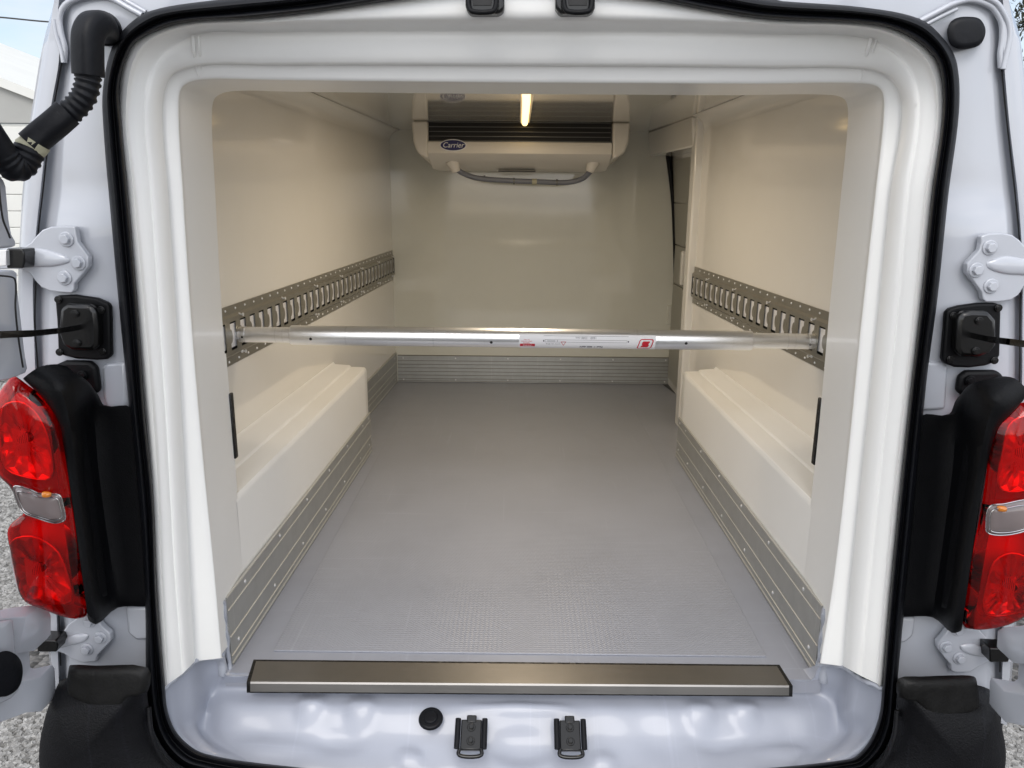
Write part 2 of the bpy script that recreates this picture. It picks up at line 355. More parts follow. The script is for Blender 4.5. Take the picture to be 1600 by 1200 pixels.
def ply(l, Ys, Yt):
    o = []
    for i, (a, b) in enumerate(l):
        k = 1 if 7 <= i <= 13 else .5 if i in (6, 14) else 0; o.append(P(a, b, Ys*(1-k)+Yt*k))
    return o
def mixl(a, b, t): return [(p[0]*(1-t)+q[0]*t, p[1]*(1-t)+q[1]*t) for p, q in zip(a, b)]
def flush(p, off):   # below the ledge the jamb runs flush into the wheel box face
    k = max(0, min(1, (1.02-p.z)/.10)); lim = XL-off if p.x < 0 else XR+off
    p.x = p.x*(1-k)+lim*k; return p
Dl = [flush(p, -.0045) for p in pl(D, 1.268)]
El = [flush(P(a, b, 1.30)+Vector((0, .135, 0)), .0004) for a, b in D]
def jl(t):
    o = []
    for a, b in zip(Dl, El):
        v = a.lerp(b, t); k = max(0, min(1, (1.0-v.z)/.06)); e = 1-(1-min(1, t*1.5))**2
        o.append(v)
    return o
loops = [pl(mixl(A, A2, -.9), 1.20), pl(A, 1.172), ply(mixl(A, A2, .7), 1.170, 1.168), ply(A2, 1.176, 1.176), ply(mixl(A2, B, .2), 1.180, 1.19), ply(mixl(A2, B, .75), 1.188, 1.211), ply(B, 1.1935, 1.215), ply(mixl(B, Cc, .08), 1.1935, 1.214),
         ply(mixl(B, Cc, .5), 1.205, 1.218), ply(mixl(B, Cc, .90), 1.223, 1.227), ply(mixl(B, Cc, .98), 1.230, 1.234), ply(Cc, 1.236, 1.241), pl(mixl(Cc, D, .06), 1.2415), pl(mixl(Cc, D, .5), 1.247), pl(mixl(Cc, D, .9), 1.252), pl(mixl(Cc, D, .98), 1.257), Dl,
         jl(.12), jl(.3), jl(.5), jl(.7), jl(.97), El]
ce = Vector((.015, 0, 1.15))
def outw(p, d, dy):
    q = p.copy(); q.x += d*max(0, min(1, (p.z-.90)/.02))*(1 if p.x > .015 else -1)*min(1, abs(p.x-.015)/.5)**4; q.x += (.0015 if p.x > 0 else -.0015)*max(0, min(1, (.93-p.z)/.02)); q.z += d if p.z > 1.60 else 0; q.y += dy; return q
loops += [[p+Vector((0, dy, 0)) for p in El] for dy in (.003, .006, .009)]
def tail(v):      # behind its edge the jamb steps outwards to the side walls, above the wheel boxes only
    if v.y > 1.4352:
        t = min(1, (v.y-1.4352)/.0088); sg = 1 if v.x > .015 else -1; w = min(1, abs(v.x-.015)/.5)**4
        k = max(0, min(1, (v.z-.912)/.008)); v = v.copy(); v.x += sg*w*(.13*t*k+.0015*(1-k))
        if v.z > 1.60: v.z += .13*t
    return v
loft('white_liner_surround', loops, M['liner'], van, n=10, cross=2, fn=tail, smooth=60)
# corner joint beads on the header
def bead(name, pts, r, m, parent=van, **kw): return tube(name, pts, r, m, parent, n=6, seg=10, smooth=80, **kw)
for q in ([(301,56),(303,80),(306,101),(311,120)], [(1361,60),(1355,80),(1349,104),(1343,126)]):
    bead('joint_bead', [P(q[0][0], q[0][1], 1.212), P(q[1][0], q[1][1], 1.216), P(q[2][0], q[2][1], 1.240), P(q[3][0], q[3][1]-1, 1.252)], .0032, M['liner'])
    bead('joint_bead', [P(q[0][0]+9, q[0][1], 1.212), P(q[1][0]+9, q[1][1], 1.216), P(q[2][0]+8, q[2][1], 1.240), P(q[3][0]+6, q[3][1]-1, 1.252)], .002, M['liner'])

for sx, X_ in ((-1, XL-.004), (1, XR+.004)):
    q = MB(); q.box((min(X_, X_+sx*.16), 1.436, .918), (max(X_, X_+sx*.16), 1.446, 1.2)); q.build('jamb_return', M['liner'], van, smooth=0)
# ---- cargo floor
flo = MB(); fl = .004
a = PZ(350, 1057, FZ); b = PZ(1272, 1063, FZ)
flo.box((XL-.003, a.y+.012, FZ-.03), (XR+.003, 2.4, FZ))
flo.box((-.70, 2.4, FZ-.03), (.80, BY+.01, FZ))
o = flo.build('cargo_floor', M['floor'], van, smooth=0)
tr = MB(); t0 = PZ(412, 1018, FZ)
tr.box((-.487, t0.y, FZ), (.507, 3.60, FZ+.003)); tr.build('tread_mat', M['tread'], van, bevel=.001, keep=True)
# ---- side walls (taper slightly towards the bulkhead)
lw0 = PZ(342, 485, 1.24); lw1 = PZ(610, 393, 1.24); rw0 = PZ(1306, 493, 1.24); rw1 = PZ(1087, 418, 1.24)
print('LW', lw0, lw1, 'RW', rw0, rw1)
def lwx(y): return lw0.x+(lw1.x-lw0.x)*(y-lw0.y)/(lw1.y-lw0.y)
def rwx(y): return rw0.x+(rw1.x-rw0.x)*(y-rw0.y)/(rw1.y-rw0.y)
PY = rw1.y+.005   # far end of right wall
wz = 0.905
mb = MB(); mb.hexa([(lwx(1.40),1.40,FZ),(lwx(BY),BY,FZ),(lwx(BY),BY,CZ+.05),(lwx(1.40),1.40,CZ+.05)], [(lwx(1.40)-.04,1.40,FZ),(lwx(BY)-.04,BY,FZ),(lwx(BY)-.04,BY,CZ+.05),(lwx(1.40)-.04,1.40,CZ+.05)])
mb.build('side_wall', M['wall'], van, smooth=0)
mb = MB(); mb.hexa([(rwx(1.40),1.40,FZ),(rwx(PY),PY,FZ),(rwx(PY),PY,CZ+.05),(rwx(1.40),1.40,CZ+.05)], [(rwx(1.40)+.04,1.40,FZ),(rwx(PY)+.04,PY,FZ),(rwx(PY)+.04,PY,CZ+.05),(rwx(1.40)+.04,1.40,CZ+.05)])
mb.build('side_wall', M['wall'], van, smooth=0)
# coves where the walls meet the ceiling
for f_, y1, s in ((lwx, BY, 1), (rwx, PY, -1)):
    rows = []
    for y in (1.42, y1):
        rows.append([Vector((f_(y)+s*.05*(1-math.cos(t))-s*.0+s*.001, y, CZ-.05*(1-math.sin(t))*1.0-.001)) for t in [i*math.pi/2/8 for i in range(9)]])
    add_obj('cove', rows[0]+rows[1], grid_faces(2, 9), M['wall'], van, smooth=60)
# ceiling
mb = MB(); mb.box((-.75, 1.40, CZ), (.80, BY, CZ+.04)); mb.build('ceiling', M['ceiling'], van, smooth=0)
# ---- wheel boxes
def wheelbox(s, face0, face1, wx, y1):
    y0 = 1.428; n = 24; z = .912
    prof = lambda fx, wxx: [(fx, FZ), (fx, z-.014), (fx-s*.0015, z-.006), (fx-s*.006, z), (fx+(wxx-fx)*.45, z+.001), (fx+(wxx-fx)*.47, z+.005), (fx+(wxx-fx)*.5, z+.007), (fx+(wxx-fx)*.94, z+.010), (wxx, z+.018)]
    rows = []
    ys = [y0, y0+.02]+[y0+(y1-y0)*i/n for i in range(1, n)]+[y1-.006, y1]
    for k, y in enumerate(ys):
        t = (y-y0)/(y1-y0); fx = face0+(face1-face0)*t
        if k == len(ys)-1: fx -= s*.006*1
        rows.append([Vector((x, y, zz)) for x, zz in prof(fx, wx(y))])
    rows.append([Vector((wx(y1), y1+.002, p.z)) for p in rows[-1]])
    add_obj('wheel_box', [v for r in rows for v in r], grid_faces(len(rows), 9), M['liner'], van, smooth=50)
lb0 = XL; lb1 = PZ(575, 712, FZ); rb1 = PZ(1050, 700, FZ)
print('box ends', lb1, rb1)
LBY, RBY = 2.62, 2.60
wheelbox(1, XL, lb1.x, lwx, LBY); wheelbox(-1, XR, rb1.x, rwx, RBY)
# ---- bulkhead with curved right edge
bp = [(-.66, FZ), (-.66, CZ)] + [(v.x, v.z) for v in (P(1041,200,BY), P(1043,240,BY), P(1048,275,BY), P(1053,330,BY), P(1056,440,BY), P(1055,520,BY), P(1051,600,BY))]
mb = MB(); N = len(bp)
mb.add([(x, BY, z) for x, z in bp]+[(x, BY+.05, z) for x, z in bp], [list(range(N)), list(range(2*N-1, N-1, -1))]+[[i, (i+1) % N, N+(i+1) % N, N+i] for i in range(N)])
mb.build('bulkhead', M['bulkhead'], van, smooth=30)
ed = [Vector((x-.001, BY-.006, z)) for x, z in bp[3:]]
tube('bulkhead_edge_seal', ed, .011, M['rubber'], van, n=6, seg=12)
mb = MB(); mb.box((.5, BY+.052, FZ-.1), (.98, BY+.07, CZ+.1)); mb.build('cab_partition', M['dark'], van, smooth=0)
# ---- right: pillar, sliding door inside panel, header over the doorway
mb = MB(); x0 = rwx(PY)
mb.box((x0-.028, PY, FZ), (x0+.05, PY+.07, CZ)); mb.build('door_pillar', M['wall'], van, bevel=.008, seg=4)
mb = MB()
zs = [FZ-.05, 1.02, 1.025, 1.27, 1.275, 1.46, 1.465, 1.60, 1.605, CZ]
SDX = .745
def lean(q):
    q.v = [v-Vector((.085*max(0, v.z-1.28), 0, 0)) for v in q.v]; return q
for za, zb in ((FZ-.1, 1.0), (1.0, 1.28), (1.28, 1.5), (1.5, CZ+.05)): mb.box((SDX, PY-.02, za), (SDX+.03, BY+.06, zb))
lean(mb)
sp = mb.build('sliding_door', M['wall'], van, smooth=0)
for za, zb in ((.64,1.10),(1.104,1.28),(1.284,1.47),(1.474,1.66)):
    q = MB(); q.box((SDX-.008, PY+.05, za), (SDX, BY-.022, zb)); lean(q); q.build('door_trim_panel', M['door_panel'], sp, bevel=.002)
q = MB(); q.box((SDX-.030, 3.40, 1.12), (SDX-.012, 3.43, 1.27)); q.build('door_handle', M['wall'], sp, bevel=.006)
h0 = P(1012, 209, BY-.001); h1 = P(1014, 244, BY-.001)
hz = h1.z; xn = x0-.028
mb = MB(); mb.hexa([(h0.x,BY,CZ),(h1.x+.004,BY,hz),(.80,BY,hz),(.80,BY,CZ)], [(xn-.012,PY+.035,CZ),(xn,PY+.035,hz+.0),(.80,PY+.035,hz+.0),(.80,PY+.035,CZ)])
mb.build('doorway_header', M['wall'], van, bevel=.006)
# latch and dark threshold seam
q = MB(); c = P(1051, 492, BY); q.box((c.x-.028, BY-.008, c.z-.045), (c.x+.02, BY, c.z+.045)); lt = q.build('latch_plate', M['bulkhead'], van, bevel=.003)
q = MB(); q.box((c.x-.004, BY-.032, c.z-.034), (c.x+.034, BY-.008, c.z+.034)); q.build('latch', M['plastic'], lt, bevel=.006)
q = MB(); s0 = PZ(1034, 600, FZ+.002); s1 = PZ(1060, 616, FZ+.002)
q.add([s0, s0+Vector((.05,0,0)), s1+Vector((.02,-.0,0)), s1+Vector((-.012,-.0,0))], [[0,1,2,3]])
q.add([s1+Vector((-.0,0,0)), s1+Vector((.012,0,0)), s1+Vector((.012,-.5,0)), s1+Vector((0,-.5,0))], [[0,1,2,3]])
q.build('threshold_seam', M['black_tape'], van, smooth=0)

# ---- rivet prototype used for the kick plates
def rivet_mesh(r, m, hgt=.5):
    vs = []; rings = [(1, 0), (.92, .35), (.6, .8), (.2, 1)]
    for a_, h_ in rings: vs += [Vector((math.cos(2*math.pi*i/10)*r*a_, math.sin(2*math.pi*i/10)*r*a_, h_*r*hgt)) for i in range(10)]
    f = grid_faces(4, 10, False, True)+[[30+i for i in range(10)]]
    me = bpy.data.meshes.new('rivet'); me.from_pydata(vs, [], f); me.materials.append(m)
    for p in me.polygons: p.use_smooth = True
    return me
RV = rivet_mesh(.0042, M['zinc'])
DM = rivet_mesh(.0031, M['zinc'], .8)
def rivet(loc, nrm, parent, me=RV, name='rivet'):
    o = bpy.data.objects.new(name, me); COL.objects.link(o); o.location = loc; o.rotation_euler = Vector(nrm).to_track_quat('Z', 'Y').to_euler(); set_parent(o, parent); return o
# ---- kick plates: extruded profile with ridges
def kick(p0, p1, nrm, h, ridges, rv, z0=FZ+.002, name='kick_plate', line='alu_highlight'):
    nrm = Vector(nrm).normalized(); t = .004
    prof = [(0, 0), (t+.002, 0), (t+.002, .004), (t, .006)]
    ks = [0, 0, 1]
    for r in ridges:
        prof += [(t, r-.0014), (t+.0018, r-.0006), (t+.0018, r+.0006), (t, r+.0014)]
    prof += [(t, h-.004), (t+.001, h-.001), (t, h), (0, h)]
    mb = MB(); n = len(prof); vs = []
    for p in (p0, p1): vs += [Vector(p)+nrm*a_+Vector((0, 0, z0-p[2]+z)) for a_, z in prof]
    mb.add(vs, []); 
    for i in range(n):
        j = (i+1) % n; z = (prof[i][1]+prof[j][1])/2
        ridge = any(abs(z-r) < .0013 for r in ridges) or (z > h-.004 and prof[i][0] > 0) or (.003 < z < .006)
        mb.f.append([i, j, n+j, n+i]); mb.m.append(1 if ridge else 0)
    mb.f += [list(range(n))[::-1], list(range(n, 2*n))]; mb.m += [0, 0]
    o = mb.build(name, [M['alu'], M[line]], van, smooth=0)
    d = Vector(p1)-Vector(p0)
    for tt, zz in rv: rivet(Vector(p0)+d*tt+nrm*t+Vector((0, 0, z0-p0[2]+zz)), nrm, o)
    return o
kn = 1.325
rvs = lambda n, a, b, ph: [((i+.5*(0 if z == a else ph))/n+.03, z) for i in range(n) for z in (a, b)]
kl = kick((XL+.001, kn, FZ), (lb1.x+.001, LBY+.003, FZ), (1, .01, 0), .146, [.019, .060, .117], rvs(6, .034, .131, .5)+[(.975, .034), (.975, .131)])
kr = kick((XR-.001, kn-.005, FZ), (rb1.x-.001, RBY+.003, FZ), (-1, .0, 0), .146, [.019, .060, .117], rvs(6, .034, .131, .5)+[(.975, .034), (.975, .131)])
kick((lwx(LBY)+.001, LBY, FZ), (lwx(BY)+.001, BY, FZ), (1, .04, 0), .146, [.036, .060, .1], [(.3, .02), (.62, .126), (.95, .02), (.95, .126)])
kick((lwx(BY)+.01, BY-.001, FZ), (P(1047,590,BY).x, BY-.001, FZ), (0, -1, 0), .134, [.016, .034, .052, .070, .088, .106], [(.02+i*.192, z) for i in range(6) for z in (.012, .120)], line='rail')
# sealant at the plates' near ends and round the floor
tube('sealant_bead', [PXx(347,940,XL)]+[Vector((XL+.002+.0012*math.sin(i*2.1), kn-.008+.002*math.cos(i*3), FZ+.14-.14*i/7)) for i in range(8)], lambda t, i: .0045+.0006*math.sin(i*.8), M['sealant'], van, n=4, seg=10)
tube('sealant_bead', [Vector((XR-.002-.002*math.sin(i*2.3), kn-.012+.002*math.cos(i*3), FZ+.146-.146*i/7)) for i in range(8)], lambda t, i: .0048+.0008*math.sin(i*.7), M['sealant'], van, n=4, seg=10)
for X_, sg in ((XL-.006, 1), (XR+.006, -1)):
    tube('sealant_bead', [Vector((X_+sg*.001*math.sin(i*1.9), 1.302+.001*math.sin(i*2.7), FZ+.060-.062*i/5)) for i in range(6)], .0085, M['sealant'], van, n=4, seg=12)
# dark vent slots behind the jamb edge
for q in ([(348,610),(357,710)], [(1292,618),(1281,720)]):
    a = P(q[0][0], q[0][1], 1.47); b = P(q[1][0], q[1][1], 1.47)
    q_ = MB(); sx = 1 if a.x < 0 else -1
    q_.box((-.003, 1.4425, b.z), (  .003, 1.457, a.z)); o = q_.build('black_edge_strip', M['black_tape'], van, bevel=.002)
    o.location.x = (XL-.003 if sx > 0 else XR+.003)

# ---- stainless sill plate over the floor edge
fy = a_y = PZ(352, 1056, FZ).y
def sill():
    p = [PZ(400,1033,FZ+.004), PZ(1214,1041,FZ+.004), PZ(1231,1068,FZ+.004), PZ(393,1062,FZ+.004)]
    p[2] += Vector((0,-.006,0)); p[3] += Vector((0,-.006,0)); dn = [p[3]+Vector((0,-.002,-.003)), p[2]+Vector((0,-.002,-.003)), p[2]+Vector((0,-.005,-.018)), p[3]+Vector((0,-.005,-.018))]
    mb = MB(); mb.add(p+dn[:], [[0,1,2,3],[3,2,5,4],[4,5,6,7]])
    o = mb.build('sill_plate', M['steel'], van, smooth=0)
    so_ = o.modifiers.new('t', 'SOLIDIFY'); so_.thickness = .0015
    # black sealant frame under and round it
    def ex(v, dx, dy, dz=-.0025): return v+Vector((dx, dy, dz))
    f = [ex(p[0],-.008,.009), ex(p[1],.008,.009), ex(p[2],.0085,.003), ex(p[3],-.0085,.003), ex(dn[2],.0085,.004,-.0055), ex(dn[3],-.0085,.004,-.0055)]
    mb = MB(); mb.add(f, [[0,1,2,3],[3,2,4,5]]); b_ = mb.build('sill_seal', M['black_tape'], van, smooth=0)
    b2 = b_.modifiers.new('t', 'SOLIDIFY'); b2.thickness = .002
sill()

# ---- grey moulded sill tub
Y0 = PZ(353,1056,FZ).y
def c_(pts, Ys): return [P(x, y, Y) for (x, y), Y in zip(pts, Ys)]
cols = [
 c_([(250,1068),(250,1085),(252,1098),(255,1116),(270,1152),(292,1178)], [1.18,1.178,1.176,1.174,1.172,1.172]),
 c_([(257,1072),(259,1085),(261,1098),(265,1112),(281,1147),(303,1172)], [1.178,1.177,1.176,1.176,1.176,1.176]),
 c_([(280,1054),(281,1068),(282,1085),(284,1106),(290,1142),(318,1179)], [1.21,1.208,1.206,1.204,1.20,1.18]),
 c_([(299,1038),(301,1055),(302,1075),(302,1100),(304,1137),(338,1186)], [1.235,1.234,1.232,1.228,1.222,1.182]),
 c_([(314,1028),(318,1050),(320,1072),(320,1100),(312,1143),(365,1191)], [1.268,1.272,1.275,1.272,1.243,1.184]),
 c_([(343,1029),(347,1052),(335,1077),(324,1103),(326,1146),(390,1195)], [1.300,1.302,1.303,1.284,1.247,1.184])]
def zc(x, y, z): return PZ(x, y, z)
for i, x in enumerate([353]+list(range(395, 1231, 16))+[1268]):
    t = (x-353)/(1268-353); ys = 1056+7*t
    a5 = 1198+14*math.sin(math.pi*min(1, max(0, t)))+ (4*t)
    yb = 1104+9*t
    cols.append([PZ(x, ys-.3, FZ), PZ(x, ys, FZ-.001), PZ(x-(5 if x == 353 else 0)+(5 if x == 1268 else 0), ys+20, FZ-.036), PZ(x, yb, FZ-.049), PZ(x, yb+43, FZ-.083), P(x+(40*(1-2*t)) , a5, 1.184)])
cols += [
 c_([(1284,1037),(1282,1058),(1296,1085),(1307,1112),(1300,1155),(1240,1205)], [1.300,1.302,1.303,1.284,1.247,1.184]),
 c_([(1317,1041),(1314,1060),(1312,1082),(1312,1110),(1319,1150),(1270,1200)], [1.268,1.272,1.275,1.272,1.243,1.184]),
 c_([(1333,1052),(1331,1065),(1330,1085),(1328,1110),(1333,1144),(1300,1193)], [1.235,1.234,1.232,1.228,1.222,1.182]),
 c_([(1355,1064),(1354,1076),(1353,1092),(1352,1113),(1350,1146),(1318,1187)], [1.21,1.208,1.206,1.204,1.20,1.18]),
 c_([(1375,1074),(1377,1086),(1376,1098),(1373,1114),(1361,1147),(1335,1182)], [1.178,1.177,1.176,1.176,1.176,1.176]),
 c_([(1384,1070),(1385,1088),(1384,1102),(1381,1120),(1370,1152),(1345,1190)], [1.18,1.178,1.176,1.174,1.172,1.172])]
for c in cols: c.append(c[-1]+Vector((0, -.004, -.03)))
def gs(v, x, y, sx, sy): return math.exp(-(((v.x-x)/(sx*1.2))**2+((v.y-y)/(sy*1.15))**2)**2)
bumps = []
def bp_(px, py, sx, sy, h): q = PZ(px, py, .53); bumps.append((q.x, q.y, sx, sy, h))
bp_(488,1112,.022,.030,.016); bp_(565,1118,.022,.028,.013); bp_(1160,1120,.022,.030,.014); bp_(1092,1125,.022,.028,.012); bp_(420,1150,.05,.012,.006)
bp_(815,1150,.050,.020,-.011); bp_(815,1122,.075,.010,.009); bp_(640,1160,.02,.012,.007); bp_(945,1165,.02,.012,.007); bp_(1230,1160,.05,.012,.007)
bp_(737,1150,.028,.03,-.004); bp_(890,1152,.028,.03,-.004); bp_(530,1145,.035,.014,-.006); bp_(1125,1150,.035,.014,-.006)
def tubfn(v):
    v = v.copy()
    if v.y < 1.30 and v.z < FZ-.03 and abs(v.x) < .54:
        d = sum(h*gs(v, x, y, sx, sy) for x, y, sx, sy, h in bumps)
        d *= .8; d += .0010*math.sin(v.x*31+1.3)*math.sin(v.x*17) + .0006*math.sin(v.x*70+v.y*60)
        k = min(1, (1.30-v.y)/.03)*min(1, max(0, (v.y-1.178)/.02)); v.z += d*k
    return v
# columns -> dense grid (columns are profiles from floor edge down to the seal)
for c in cols: c.insert(0, c[0]+Vector((0, .035 if abs(c[0].z-FZ) < .002 else 0, .0008)))
dense = [catm(c, 8) for c in cols]
rows = [[c[i] for c in dense] for i in range(len(dense[0]))]
rows = [[tubfn(v) for v in catm(r, 3)] for r in rows]
add_obj('moulded_sill', [v for r in rows for v in r], grid_faces(len(rows), len(rows[0])), M['tub'], van, smooth=70)
# sealant line between white liner and grey sill
def jit(pts, s): return [p+Vector((random.uniform(-s, s), random.uniform(-s, s)*.5, random.uniform(-s, s))) for p in pts]
sl_ = [P(x, y, Y) for x, y, Y in [(256,1076,1.172),(268,1064,1.184),(282,1054,1.203),(293,1045,1.222),(303,1034,1.237),(315,1029,1.256),(330,1028,1.278),(348,1029,1.296)]]
tube('sealant_bead', jit(catm(sl_, 3), .0005), lambda t, i: .0046+.0005*math.sin(i*.7), M['sealant'], van, n=3, seg=10, smooth=80)
sr_ = [P(x, y, Y) for x, y, Y in [(1378,1076,1.172),(1362,1068,1.184),(1348,1062,1.203),(1335,1054,1.222),(1322,1043,1.237),(1308,1040,1.256),(1295,1038,1.278),(1281,1038,1.296)]]
tube('sealant_bead', jit(catm(sr_, 3), .0005), lambda t, i: .0046+.0005*math.sin(i*.6), M['sealant'], van, n=3, seg=10, smooth=80)

# ---- catches on the sill, drain plug
def striker(px, py):
    c = PZ(px, py, .545); nrm = Vector((0, -.55, .83)).normalized(); ux = Vector((1, 0, 0)); uy = nrm.cross(ux)   # local frame on the sloping sill
    R = Matrix((ux, uy, nrm)).transposed(); c = c-nrm*.004
    mb = MB(); mb.box((-.019,-.027,-.006), (.019,.026,.004), 0, R, c); mb.box((-.009,.020,-.002), (.009,.034,.005), 0, R, c)
    o = mb.build('door_striker', M['gloss_black'], van, bevel=.002)
    for s in (-1, 1):
        tube('striker_wire', [c+R @ Vector((s*.0245, y, .007)) for y in (-.026, -.01, .01, .026)], .0052, M['rubber'], o, n=2, seg=12)
    tube('striker_wire', [c+R @ Vector((x, y, .006)) for x, y in ((-.019,-.026),(-.021,-.035),(-.012,-.039),(.012,-.039),(.021,-.035),(.019,-.026))], .0035, M['gloss_black'], o, n=5, seg=10)
    for y in (.012, -.012):
        q = MB(); cyl(q, c+R @ Vector((0, y, .004)), nrm, .0075, .002, 20); cyl(q, c+R @ Vector((0, y, .006)), nrm, .0048, .005, 6)
        q.build('bolt', M['gloss_black'], o, bevel=.0008)
striker(736, 1147); striker(891, 1148)
c = PZ(673, 1122, .553); q = MB(); nr = Vector((0, -.35, .93)).normalized()
cyl(q, c-nr*.004, nr, .0235, .007, 40, 0, .021); q.v += []; o = q.build('drain_plug', M['rubber'], van, bevel=.002)
q = MB(); cyl(q, c+nr*.003, nr, .0135, .003, 32, 0, .012); q.build('plug_centre', M['rubber'], o, bevel=.001)

# ---- header catches
for x0_, x1_, sx_ in ((727, 788, 1), (868, 930, -1)):
    pts = [(x0_,-12),(x1_,-12),(x1_,14),(x1_-7,21),(x0_+7,21),(x0_,12)]
    o = plate('header_catch', pts, 1.150, .03, M['gloss_black'], van, bevel=.004)
    xm = (x0_+x1_)/2+sx_*-4
    tube('catch_loop', [P(xm-22,-8,1.146), P(xm-21,10,1.140), P(xm-15,18,1.136), P(xm+15,18,1.136), P(xm+21,10,1.140), P(xm+22,-8,1.146)], .0035, M['plastic'], o, n=5, seg=10)
    plate('catch_pocket', [(xm-16,-6),(xm+16,-6),(xm+14,8),(xm-14,8)], 1.1485, .004, M['dark'], o)

# ---- lashing rails
def rail(f_, ya, yb, s):
    """perforated steel rail screwed to the side wall; s = direction into the cargo space"""
    z0, z1 = 1.105, 1.243; t = .010
    d = Vector((f_(yb)-f_(ya), yb-ya, 0)); Ln = d.length; d.normalize(); nn = Vector((s*abs(d.y), -s*d.x*(1 if True else 1), 0)).normalized()
    if nn.x*s < 0: nn = -nn
    o0 = Vector((f_(ya), ya, 0))
    def W(u, h, z): return o0+d*u+nn*h+Vector((0, 0, z))
    mb = MB()
    # cross-section: flange, riser, face, riser, flange
    prof = [(.001,z0),(.0035,z0),(.0035,z0+.020),(t,z0+.026),(t,z0+.036)]
    top = [(t,z1-.036),(t,z1-.026),(.0035,z1-.020),(.0035,z1),(.001,z1)]
    for pr in (prof, top):
        n = len(pr); mb.add([W(0,h,z) for h,z in pr]+[W(Ln,h,z) for h,z in pr], [[i,i+1,n+i+1,n+i] for i in range(n-1)])
    za, zb = z0+.036, z1-.036; pitch = .0605; k = int(Ln/pitch); w_ = .033
    for i in range(k+1):
        u0 = i*pitch-.004; ub = u0+pitch-w_     # bar from u0 to ub, slot from ub to u0+pitch
        if u0 < 0: u0 = 0
        if ub > Ln: ub = Ln
        zc_ = (za+zb)/2; r = .017
        # far edge of the bar carries a round tab biting into the slot
        side = [(ub, za)]+[(ub+max(0, math.cos(a))*.012, zc_+math.sin(a)*r) for a in [(-.5+j/10)*math.pi for j in range(11)]]+[(ub, zb)]
        if ub >= Ln: side = [(ub, za), (ub, zb)]
        left = [(u0, za), (u0, zb)]
        f = [W(a, t, b) for a, b in left[:1]+side+left[1:]]
        mb.add(f, [list(range(len(f)))])
        bk = [W(a, t-.003, b) for a, b in side]; fr = [W(a, t, b) for a, b in side]; n = len(side)
        mb.add(fr+bk, [[j, j+1, n+j+1, n+j] for j in range(n-1)])
    o = mb.build('lashing_rail', M['rail'], van, smooth=30, recalc=True)
    q = MB(); q.add([W(0,.0065,za+.005),W(Ln,.0065,za+.005),W(Ln,.0065,zb-.005),W(0,.0065,zb-.005)], [[0,1,2,3]])
    q.add([W(0,.001,za-.01),W(Ln,.001,za-.01),W(Ln,.001,zb+.01),W(0,.001,zb+.01)], [[0,1,2,3]], 1)  # dark sheet colours in the shadow at the slot ends
    q.build('rail_backing', [M['backing'], M['dark']], o, smooth=0)
    # end cap
    q = MB(); q.hexa([W(Ln-.001,0,z0+.02),W(Ln+.002,0,z0+.02),W(Ln+.002,0,z1-.02),W(Ln-.001,0,z1-.02)], [W(Ln-.001,t,z0+.026),W(Ln+.002,t,z0+.026),W(Ln+.002,t,z1-.026),W(Ln-.001,t,z1-.026)]); q.build('rail_end', M['dark'], o, smooth=0)
    # embossed dimples along both flanges: pattern of the rail, one mesh
    n = int(Ln/.058)
    for i in range(n):
        for z in (z1-.009, z0+.009): rivet(W(.028+i*.058, .0035, z), nn, o, DM, 'flange_dimple')
    q = []
    n = int(Ln/.30)
    for i in range(n+1):
        u = .03+i*.30
        if u > Ln-.02: continue
        for z, dz in ((z1-.026, 1), (z0+.022, -1)):
            mb2 = MB(); cyl(mb2, W(u, .006, z), nn, .0045, .003, 12); cyl(mb2, W(u, .009, z), nn, .002, .008, 8); cyl(mb2, W(u, .016, z), nn, .0042, .002, 12)
            mb2.build('rail_screw', M['zinc'], o, smooth=50)
    return o
rail(lwx, 1.50, BY-.02, 1)
rail(rwx, 1.50, PY-.002, -1)

# ---- ceiling lamp
l0 = PZ(822, 128, CZ); l1 = PZ(820, 190, CZ); 
tube('ceiling_lamp', [Vector((l0.x-.02, 2.0, CZ-.006)), Vector((l0.x, l0.y, CZ-.006)), Vector((l1.x, l1.y-.04, CZ-.006)), Vector((l1.x, l1.y-.02, CZ-.006))], .0125, M['led'], van, n=3, seg=16)
q = MB(); q.box((l1.x-.019, 1.98, CZ-.006), (l1.x+.019, l1.y-.01, CZ+.001)); q.build('lamp_base', M['unit'], van)
al = bpy.data.lights.new('ceiling_lamp_light', 'AREA'); al.shape = 'RECTANGLE'; al.size = .05; al.size_y = .8; al.energy = 3.6; al.color = (1, .83, .62)
ao = bpy.data.objects.new('ceiling_lamp_light', al); COL.objects.link(ao); ao.location = (l1.x, 2.38, CZ-.025); set_parent(ao, van)

# ---- cooling unit
UY = l1.y
UT = CZ
def up(x, y): return P(x, y, UY)
cu = add_obj('cooling_unit', *(lambda: (lambda pr: ([Vector((x, Y, z)) for x in (up(668,200).x, up(957,200).x) for Y, z in pr], (lambda n: [[i, (i+1) % n, n+(i+1) % n, n+i] for i in range(n)]+[list(range(n))[::-1], list(range(n, 2*n))])(len(pr))))(
     [(UY+.03,UT),(UY+.03,up(800,222).z+.004),(UY-.001,up(800,222).z),(UY-.004,up(800,224).z),(UY-.002,up(800,240).z),(UY+.012,up(800,244).z),(UY+.16,up(800,254).z-.018),(UY+.18,up(800,254).z-.022),(BY-.002,up(800,254).z-.022),(BY-.002,UT)]))(), M['unit'], van, smooth=35)
